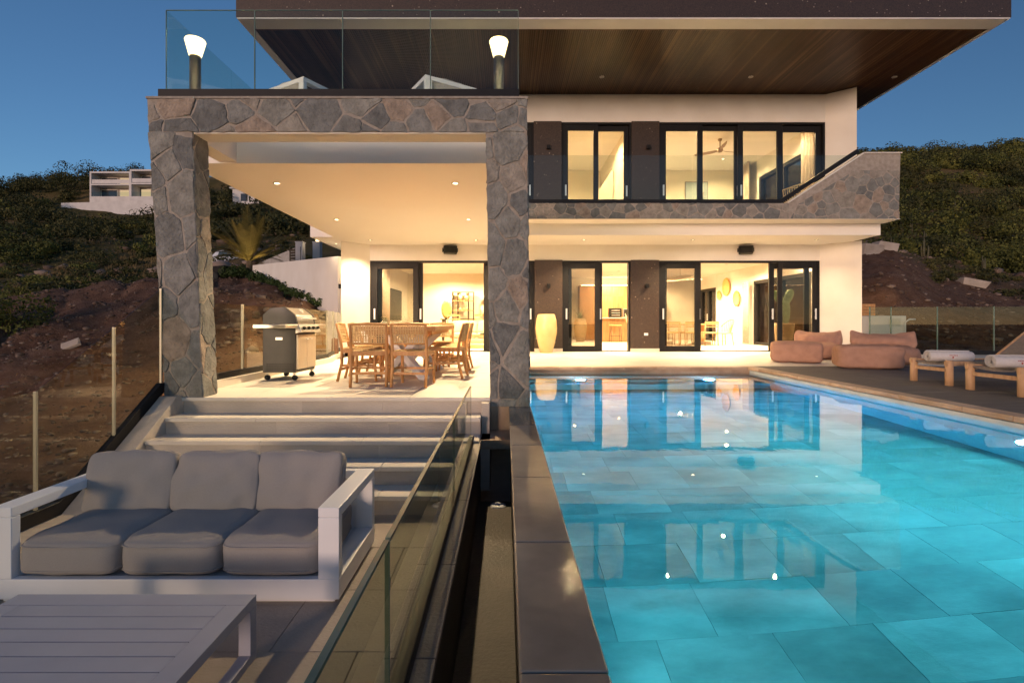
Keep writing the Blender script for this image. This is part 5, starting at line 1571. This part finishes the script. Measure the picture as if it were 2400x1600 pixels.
# leaf clumps
def clump(cx, cy, cz, rx, rz, n, leaf, lobes=6, flat=.8):
    ls = [(rng.normal(0, .42, 3)*np.array([1, 1, .5]), rng.uniform(.35, .62)) for _ in range(lobes)]
    per = max(4, n//lobes); P = []; DD = []
    for c_, r_ in ls:
        d = rng.normal(size=(per, 3)); d /= np.linalg.norm(d, axis=1)[:, None]
        DD.append(d); P.append(c_ + d*(r_*rng.uniform(.55, 1.0, per)**.5)[:, None])
    D = np.concatenate(DD)
    P = np.concatenate(P); P[:, 2] = np.maximum(P[:, 2], -.55)
    P = P*np.array([rx, rx, rz]) + np.array([cx, cy, cz])
    m = len(P)
    # leaves face outwards from their lobe, with some scatter
    nrm = D + rng.normal(0, .38, (m, 3)); nrm /= np.linalg.norm(nrm, axis=1)[:, None]
    a = np.cross(nrm, rng.normal(size=(m, 3))); a /= np.linalg.norm(a, axis=1)[:, None]
    b = np.cross(nrm, a)
    s = leaf*rng.uniform(.6, 1.4, m)[:, None]
    q = np.stack([P-a*s*.5, P+b*s*.32, P+a*s*.5, P-b*s*.32], 1)
    return q.reshape(-1, 3)
def clumps(name, specs, mat):
    A = [clump(*s) for s in specs]; V = np.concatenate(A)
    return big_mesh(name, V, np.arange(len(V)).reshape(-1, 4), mat)
def rnd_spots(n, t0, t1, y0, y1, dens=None):
    out = []
    while len(out) < n:
        y = math.exp(random.uniform(math.log(y0), math.log(y1))); t_ = random.uniform(t0, t1); x = t_*y
        if inside_plot(x, y, 1.0): continue
        if dens and random.random() > dens(t_, y): continue
        out.append((x, y))
    return out
dark = []; mid = []
def bush(L, x, y, r, n, leaf, hz=.62, lobes=7):
    if -.90 < x/y < -.64 and 84 < y < 118: return
    L.append((x, y, terrain_z(x, y)+r*hz*.35, r, r*hz, n, leaf, lobes))
# right hill, thick scrub
for x, y in rnd_spots(330, .66, 1.12, 36, 118, lambda t_, y: 1 if y > 48 else .35 + .5*(t_ > .84)):
    r = random.uniform(.6, 2.3)*(.7+y/110); bush(mid if random.random() < .6 else dark, x, y, r, 800, .07+y*.0030, .85)
for x, y in rnd_spots(60, .68, 1.1, 104, 128):
    r = random.uniform(2.0, 3.6); bush(mid if random.random() < .4 else dark, x, y, r, 900, .36, .85)
for x, y in rnd_spots(36, .82, 1.1, 24, 36):
    r = random.uniform(.35, .9); bush(dark, x, y, r, 260, .12, .5)
# left hill: skyline trees, terraced scrub, sparse nearer
for x, y in rnd_spots(130, -1.15, -.62, 104, 142):
    r = random.uniform(1.6, 4.2); bush(dark, x, y, r, 700, .38, .9)
for x, y in rnd_spots(190, -1.15, -.62, 44, 104, lambda t_, y: .35 + .65*(noise.noise(Vector((t_*6, y*.07, 2.2))) > -.05)):
    r = random.uniform(.9, 2.2)*(.6+y/110); bush(dark if random.random() < .7 else mid, x, y, r, 700, .07+y*.0030, .8)
for x, y in rnd_spots(70, -1.15, -.66, 24, 44):
    r = random.uniform(.5, 1.3); bush(dark if random.random() < .6 else mid, x, y, r, 320, .16, .55)
# hill seen past the porch
for x, y in rnd_spots(110, -.64, -.34, 52, 110):
    r = random.uniform(1.0, 2.6); bush(dark, x, y, r, 380, .36, .8)
for x, y in rnd_spots(26, -.60, -.36, 34, 52):
    r = random.uniform(.4, 1.1); bush(dark, x, y, r, 260, .18, .6)
# shrub at the left edge of the near mound
bush(mid, -11.6, 12.0, .95, 1400, .085, .85); bush(mid, -11.0, 11.4, .7, 900, .08, .9)
clumps('dark_hillside_scrub', dark, M['scrub_dark'])
clumps('green_hillside_scrub', mid, M['scrub'])
# dry grass tufts on the left slopes
V = []
for k in range(5200):
    y = math.exp(random.uniform(math.log(22), math.log(95))); t_ = random.uniform(-1.12, -.66) if random.random() < .8 else random.uniform(.7, 1.1); x = t_*y
    if noise.noise(Vector((x*.09, y*.05, 4.4))) < .0: continue
    z = terrain_z(x, y); s = .10+y*.0055
    for q in range(5):
        a = random.uniform(0, 6.28); w_ = s*.09; lx, ly = random.uniform(-.5, .5)*s, random.uniform(-.5, .5)*s
        V += [(x+lx-w_*math.cos(a), y+ly-w_*math.sin(a), z), (x+lx+w_*math.cos(a), y+ly+w_*math.sin(a), z), (x+lx+random.uniform(-.3, .3)*s, y+ly, z+s*random.uniform(.6, 1.1)), (x+lx+random.uniform(-.3, .3)*s-.01, y+ly, z+s*.5)]
big_mesh('dry_grass', V, np.arange(len(V)).reshape(-1, 4), M['grass'])
# cactus columns on the right hill
M['cactus_col'] = pmat('column_cactus_skin', (.07, .068, .034), (.105, .095, .052), rough=.8, nscale=4, bump=.3, bscale=20)
proto = None
for k in range(13):
    y = random.uniform(34, 75); x = random.uniform(.70, 1.04)*y
    if proto is None:
        o = thing('column_cactus', 'pale column cactus standing among the scrub on the hill beside the balcony end', 'cactus', group='column cacti on the hillside'); proto = o
        for j, (dx, h_) in enumerate(((0, 3.0), (.35, 2.3), (-.4, 1.9), (.15, 2.6))):
            MB().tube([(dx*.6, .1*j, 0), (dx, .1*j, h_*.5), (dx*1.05, .1*j, h_)], [.11, .13, .07], 7).build('stem', M['cactus_col'], o)
    else: o = copy_tree(proto)
    o.location = (x, y, terrain_z(x, y)-.1); s = random.uniform(.35, .62); o.scale = (s, s, s); o.rotation_euler = (0, 0, random.uniform(0, 6))

# loose slabs
def slab(name, label, cat, x, y, dims, rot, mat, dz=0):
    t = thing(name, label, cat, (x, y, terrain_z(x, y)+dz)); t.rotation_euler = rot
    m = MB().box(-dims[0]/2, dims[0]/2, -dims[1]/2, dims[1]/2, -dims[2]/2, dims[2]/2)
    m.v = [(a+random.uniform(-.08, .08)*dims[0], b+random.uniform(-.08, .08)*dims[1], c_) for a, b, c_ in m.v]
    m.build('block', mat, t, bevel=.02)
p = at(165, 822, 10.3); slab('stone_slab', 'flat pale stone slab lying on the rubble slope', 'stone', p.x, p.y, (.34, .20, .08), (R(40), R(-25), R(20)), M['weathered'], .05)
p = at(2052, 570, 24.6); slab('concrete_block', 'broken concrete block topping the dirt mound right of the villa', 'concrete block', p.x-.3, p.y, (1.0, .6, .55), (0, R(4), R(10)), M['weathered'], .15)
slab('concrete_block', 'tilted concrete piece at the brow of the dirt mound right of the villa', 'concrete block', p.x+.5, p.y+.1, (.9, .6, .4), (0, R(10), R(-8)), M['weathered'], .15)
p = at(2275, 655, 25); slab('concrete_block', 'flat broken slab low on the dirt slope right of the villa', 'concrete block', p.x, p.y, (1.1, .7, .35), (0, R(14), R(-12)), M['weathered'], .1)

# white cabinet and gear behind the deck fence
p = at(2062, 790, 14.6)
t = thing('white_cabinet', 'white equipment cabinet behind the deck glass fence', 'cabinet', (p.x, 14.6, .02))
MB().box(-.52, .52, -.3, .3, 0, .98).build('body', M['white'], t, bevel=.01)
for k in range(6): MB().box(.02, .36, -.304, -.3005, .70+.035*k, .715+.035*k).build('louvre', M['steel'], t)
MB().tube([(.44, -.36, 0), (.44, -.36, .80), (.56, -.36, .88), (.72, -.36, .88)], .025, 8).build('pipe', M['white'], t)
t = thing('timber_stack', 'brown timber boards stacked beyond the white cabinet', 'timber', (p.x-.05, 15.6, .3))
for k in range(4): MB().box(-.8, .5, -.2, .2, .72+.09*k, .80+.09*k).build('board', M['teak'], t)
MB().box(-.8, .5, -.18, .18, -.4, .715).build('trestle', M['wood_leg'], t)

# ---- white boundary wall, hedge, palm, car, gate
a = at(598, 622, 22); b = at(800, 601, 14.2)
t = thing('boundary_wall', 'plain white boundary wall climbing from the villa towards the palm', 'wall', (0, 0, 0))
dv = Vector((b.x-a.x, b.y-a.y, 0)).normalized(); nv2 = Vector((-dv.y, dv.x, 0))*.1
q = [(a.x, a.y), (b.x, b.y)]
m = MB(); vs = []
for (pp, zt, zb) in ((a, a.z, a.z-1.6), (b, b.z, -.6)):
    for s in (-1, 1):
        vs += [(pp.x+nv2.x*s, pp.y+nv2.y*s, zb), (pp.x+nv2.x*s, pp.y+nv2.y*s, zt)]
m.add(vs, [(0, 1, 5, 4), (2, 6, 7, 3), (0, 2, 3, 1), (4, 5, 7, 6), (1, 3, 7, 5), (0, 4, 6, 2)])
m.build('panel', M['render'], t)
# soil bank in front of the wall with low hedge plants
hs = []
for k in range(30):
    f = k/29; px_ = 590+f*168+random.uniform(-3, 3); py_ = 652+ (f**1.15)*66
    Y = 20.5-f*5.2; w_ = at(px_, py_, Y)
    hs.append((w_.x, w_.y, w_.z, random.uniform(.22, .34), random.uniform(.22, .40)))
bank = MB(); vs = []; fs = []
for k in range(21):
    f = k/20; Y = 21.0-f*6.2; px_ = 585+f*185; top = at(px_, 656+(f**1.15)*68, Y)
    vs += [(top.x-.3, top.y+.9, top.z-.02), (top.x, top.y, top.z-.10), (top.x-.35, top.y-1.2, top.z-.55), (top.x-.9, top.y-2.6, top.z-1.6)]
for k in range(20):
    for j in range(3): fs.append((k*4+j, k*4+4+j, k*4+5+j, k*4+1+j))
bank.add(vs, fs, True); bank.build('planting_bank', M['earth'], kind='structure')
for k, (x, y, z, r, h_) in enumerate(hs):
    t = thing('hedge_plant', 'small leafy shrub in the row below the white boundary wall', 'shrub', (x, y, z-.1), 0, 'shrubs along the boundary wall')
    V = clump(0, 0, h_*.6, r, h_*.75, 260, .075, 5)
    me = bpy.data.meshes.new('foliage'); me.from_pydata([tuple(v) for v in V], [], [tuple(f) for f in np.arange(len(V)).reshape(-1, 4)]); me.materials.append(M['hedge'])
    o = bpy.data.objects.new('foliage', me); link(o, t)
    MB().tube([(0, 0, -.15), (0, 0, h_*.6)], [.015, .008], 5).build('stem', M['bark'], t)
# palm
pb = at(584, 645, 22.8)
t = thing('palm_tree', 'young palm with arching golden fronds lit from below at the wall end', 'palm tree', (pb.x, pb.y, pb.z-.2))
MB().tube([(0, 0, -.6), (0, 0, .3), (.02, 0, .85)], [.17, .15, .12], 10).build('trunk', M['bark'], t)
for k in range(44):
    a = random.uniform(0, 6.28); e = random.uniform(.35, 1.35); L = random.uniform(2.2, 3.1)
    pts = []
    for i in range(9):
        f = i/8; r_ = L*f*math.cos(e)*(1-.12*f); z = .8+L*f*math.sin(e)-1.25*f*f*math.cos(e)**1.1
        pts.append(Vector((r_*math.cos(a), r_*math.sin(a), z)))
    fr_ = MB().tube(pts, [.018-.0018*i for i in range(9)], 5, False)
    sd = Vector((-math.sin(a), math.cos(a), 0))
    for i in range(1, 40):
        f = .12+.86*i/40; ii = f*8; i0 = min(7, int(ii)); p0 = pts[i0].lerp(pts[i0+1], ii-i0); d_ = (pts[i0+1]-pts[i0]).normalized()
        ll = .42*math.sin(math.pi*min(1, f*.9+.12))**.7
        for s in (-1, 1):
            tip = p0 + sd*s*ll*.75 + d_*ll*.65 + Vector((0, 0, -.10*ll))
            fr_.add([p0-d_*.017, p0+d_*.017, tip], [(0, 1, 2)])
    fr_.build('frond', M['palm'], t)
t2 = thing('palm_uplight', 'small spotlight shining up into the palm', 'spotlight', (pb.x+.5, pb.y-.7, pb.z))
MB().lathe([(.0005, 0), (.05, 0), (.06, .12), (.045, .125), (.0005, .11)], 12).build('housing', M['blackp'], t2)
lamp('SPOT', (0, 0, .14), 60, WARM, t2, rot=(R(160), 0, R(40)), size=.04, angle=95)
V = np.concatenate([clump(-.1+.25*k, -.3, .1, .42, .42, 500, .09, 6) for k in range(-2, 2)])
t = thing('palm_shrubs', 'dense green shrub growing around the foot of the palm', 'shrub', (pb.x, pb.y-.3, pb.z+.0))
me = bpy.data.meshes.new('foliage'); me.from_pydata([tuple(v) for v in V], [], [tuple(f) for f in np.arange(len(V)).reshape(-1, 4)]); me.materials.append(M['hedge'])
link(bpy.data.objects.new('foliage', me), t)
MB().tube([(0, 0, -.3), (0, 0, .2)], .02, 5).build('stem', M['bark'], t)
# parked car
pc = at(566, 637, 38)
t = thing('parked_car', 'silver white hatchback parked behind the palm with a red tail light', 'car', (pc.x, pc.y, pc.z), R(12))
prof = [(-2.0, .30), (-2.03, .55), (-1.98, .85), (-1.80, 1.02), (-1.45, 1.42), (-.9, 1.52), (.1, 1.50), (.75, 1.22), (1.15, 1.00), (1.85, .88), (2.02, .62), (2.0, .30)]
vs = []; 
for s, w_ in ((-1, .82), (-.6, .88), (.6, .88), (1, .82)):
    for x, z in prof: vs.append((x*(1 if abs(s) < .9 else .985), s*.88 if abs(s) == 1 else s*.88, z if abs(s) < .9 else .30+(z-.30)*.965))
n = len(prof); fs = []
for j in range(3):
    for i in range(n): fs.append((j*n+i, j*n+(i+1) % n, (j+1)*n+(i+1) % n, (j+1)*n+i))
fs += [tuple(range(n-1, -1, -1)), tuple(range(3*n, 4*n))]
cb = MB(); cb.add(vs, fs); body = cb.build('body', M['car'], t, bevel=.05, seg=3)
for s in (-1, 1):
    MB().prism_y([(-1.35, 1.0), (.85, 1.0), (.15, 1.40), (-.9, 1.42), (-1.25, 1.34)], s*.885-.006, s*.885+.006).build('side_window', M['car_glass'], body)
    for x in (-1.25, 1.28):
        wv = MB().lathe([(.0005, -.10), (.22, -.10), (.31, -.08), (.32, 0), (.31, .08), (.22, .10), (.0005, .10)], 20).xf(Matrix.Translation((x, s*.80, .31)) @ Matrix.Rotation(R(90), 4, 'X'))
        w_ = wv.build('wheel', M['tyre'], t); MB().lathe([(.0005, .105), (.19, .108), (.2, .102)], 14).xf(Matrix.Translation((x, s*.80, .31)) @ Matrix.Rotation(R(-90*s if s > 0 else 90), 4, 'X')).build('rim', M['chrome'], w_)
    MB().box(-2.06, -1.82, s*.70-.14, s*.70+.14, .82, 1.02).build('tail_light', M['taillight'], body, bevel=.03)
MB().bar((-1.84, 0, 1.02), (-1.44, 0, 1.42), 1.3, .03).build('rear_window', M['car_glass'], body)
# drive wall, gate and gate posts
d0, d1 = at(606, 618, 30), at(692, 606, 27)
t = thing('drive_wall', 'grey concrete ramp wall rising to the gate', 'wall')
m = MB(); vs = []
for pp, zt in ((d0, d0.z), (d1, d1.z+.55)):
    for s in (-.1, .1): vs += [(pp.x, pp.y+s, pp.z-1.0), (pp.x, pp.y+s, zt)]
m.add(vs, [(0, 4, 5, 1), (2, 3, 7, 6), (0, 1, 3, 2), (4, 6, 7, 5), (1, 5, 7, 3), (0, 2, 6, 4)]); m.build('panel', M['concrete'], t)
pl = pmat('gate_post_render', (.46, .45, .46), (.52, .51, .51), rough=.8, nscale=2)
for px_, lab in ((704, 'white gate post holding the dark slatted gate'), (744, 'white gate post with a lamp on top')):
    g0 = at(px_, 607, 26)
    t = thing('gate_post', lab, 'post', (g0.x, g0.y, g0.z-.6)); MB().box(-.18, .18, -.18, .18, 0, 1.42).build('shaft', pl, t, bevel=.01)
    MB().box(-.20, .20, -.20, .20, 1.42, 1.46).build('cap', pl, t)
    if px_ == 744:
        g = MB().lathe([(.0005, 1.47), (.07, 1.47), (.09, 1.53), (.07, 1.60), (.0005, 1.62)], 12).build('globe', M['lamp_glow'], t)
        lamp('POINT', (0, -.0, 1.75), 20, WARM, t, size=.08)
g0 = at(694, 607, 26)
t = thing('slatted_gate', 'dark horizontal slatted gate beside the gate post', 'gate', (g0.x, g0.y-.05, g0.z-.4), R(-20))
for k in range(6): MB().box(-.35, .30, -.02, .02, .10+.14*k, .21+.14*k).build('slat', M['metal_dark'], t)
MB().box(-.38, -.34, -.025, .025, 0, 1.0).build('stile', M['metal_dark'], t); MB().box(.30, .34, -.025, .025, 0, 1.0).build('stile', M['metal_dark'], t)
# vehicles/equipment silhouette left of the car
pq = at(505, 645, 24)
t = thing('dumper_cart', 'black cart standing on the dirt by the stone pillar', 'cart', (pq.x, pq.y, terrain_z(pq.x, pq.y)))
MB().prism_y([(-.5, .25), (.5, .25), (.65, .75), (-.6, .65)], -.4, .4).build('tub', M['blackp'], t, bevel=.03)
for s in (-1, 1): MB().lathe([(.0005, -.05), (.2, -.05), (.22, 0), (.2, .05), (.0005, .05)], 14).xf(Matrix.Translation((.2, s*.45, .22)) @ Matrix.Rotation(R(90), 4, 'X')).build('wheel', M['tyre'], t)

# ---- hill houses
M['house_white'] = pmat('hill_house_render', (.58, .55, .54), (.66, .63, .62), rough=.85, nscale=.5, dirt=.15)
M['house_grey'] = pmat('hill_house_grey', (.30, .26, .23), (.36, .32, .28), rough=.8, nscale=.5)
M['warm_window'] = emat('lit_house_window', (1.0, .72, .40), .55)
def hill_house(px0, px1, py0, py1, Y, label, bays, lit=()):
    a, b = at(px0, py1, Y), at(px1, py0, Y); w_, h_ = b.x-a.x, b.z-a.z
    t = thing('hill_house', label, 'house', (a.x, Y, a.z))
    sh = MB(); th = .35
    sh.box(0, th, 0, 8, -3, h_); sh.box(w_-th, w_, 0, 8, -3, h_); sh.box(th, w_-th, 0, 8, h_-th, h_); sh.box(th, w_-th, 0, 8, h_*.47, h_*.47+.3); sh.box(th, w_-th, 0, 8, -3, .25)
    sh.build('shell', M['house_white'], t)
    MB().box(th, w_-th, 2.6, 2.8, .25, h_-th).build('back_wall', M['house_grey'], t)
    for lv in range(2):
        zb = .25 if lv == 0 else h_*.47+.3
        zt = h_*.47 if lv == 0 else h_-th
        for k in range(bays):
            x0 = th+(w_-2*th)*k/bays+.25; x1 = th+(w_-2*th)*(k+1)/bays-.25
            wn = MB().box(x0, x1, 2.5, 2.59, zb+.05, zt-.35).build('window', M['house_white'], t)
            MB().box(x0+.12, x1-.12, 2.46, 2.495, zb+.1, zt-.47).build('pane', M['warm_window'] if (lv, k) in lit else M['car_glass'], wn)
        r_ = MB().box(th, w_-th, .1, .16, zb+.9, zb+.98); r_.box(th, w_-th, .12, .14, zb+.12, zb+.9)
        r_.build('balcony_rail', M['house_white'] if lv else M['glass'], t)
hill_house(210, 306, 402, 463, 112, 'white two storey box house with deep balconies on the left hill', 2, lit=((0, 1), (1, 1)))
hill_house(304, 372, 397, 463, 108, 'white house with projecting roof beside the box house on the left hill', 2, lit=((0, 0), (1, 1)))
a = at(143, 495, 100); b = at(365, 468, 100)
t = thing('retaining_wall', 'long pale retaining wall below the hill houses', 'wall', (a.x, 100, a.z-2))
MB().prism_y([(0, 0), (b.x-a.x, 0), (b.x-a.x, b.z-a.z+2), (10.5, 3.9), (0, 3.6)], 0, 1.0).build('panel', M['house_white'], t)
a = at(545, 462, 75); t = thing('hill_house', 'white flat roofed house half hidden by trees above the palm', 'house', (a.x, 75, a.z))
MB().box(0, 4, 0, 6, -3, 1.2).build('wall', M['house_white'], t); MB().box(-.3, 4.3, -.3, 6.3, 1.2, 1.4).build('roof', M['house_white'], t)
MB().box(1.2, 2.2, -.03, .02, -.6, .5).build('window', M['car_glass'], t)
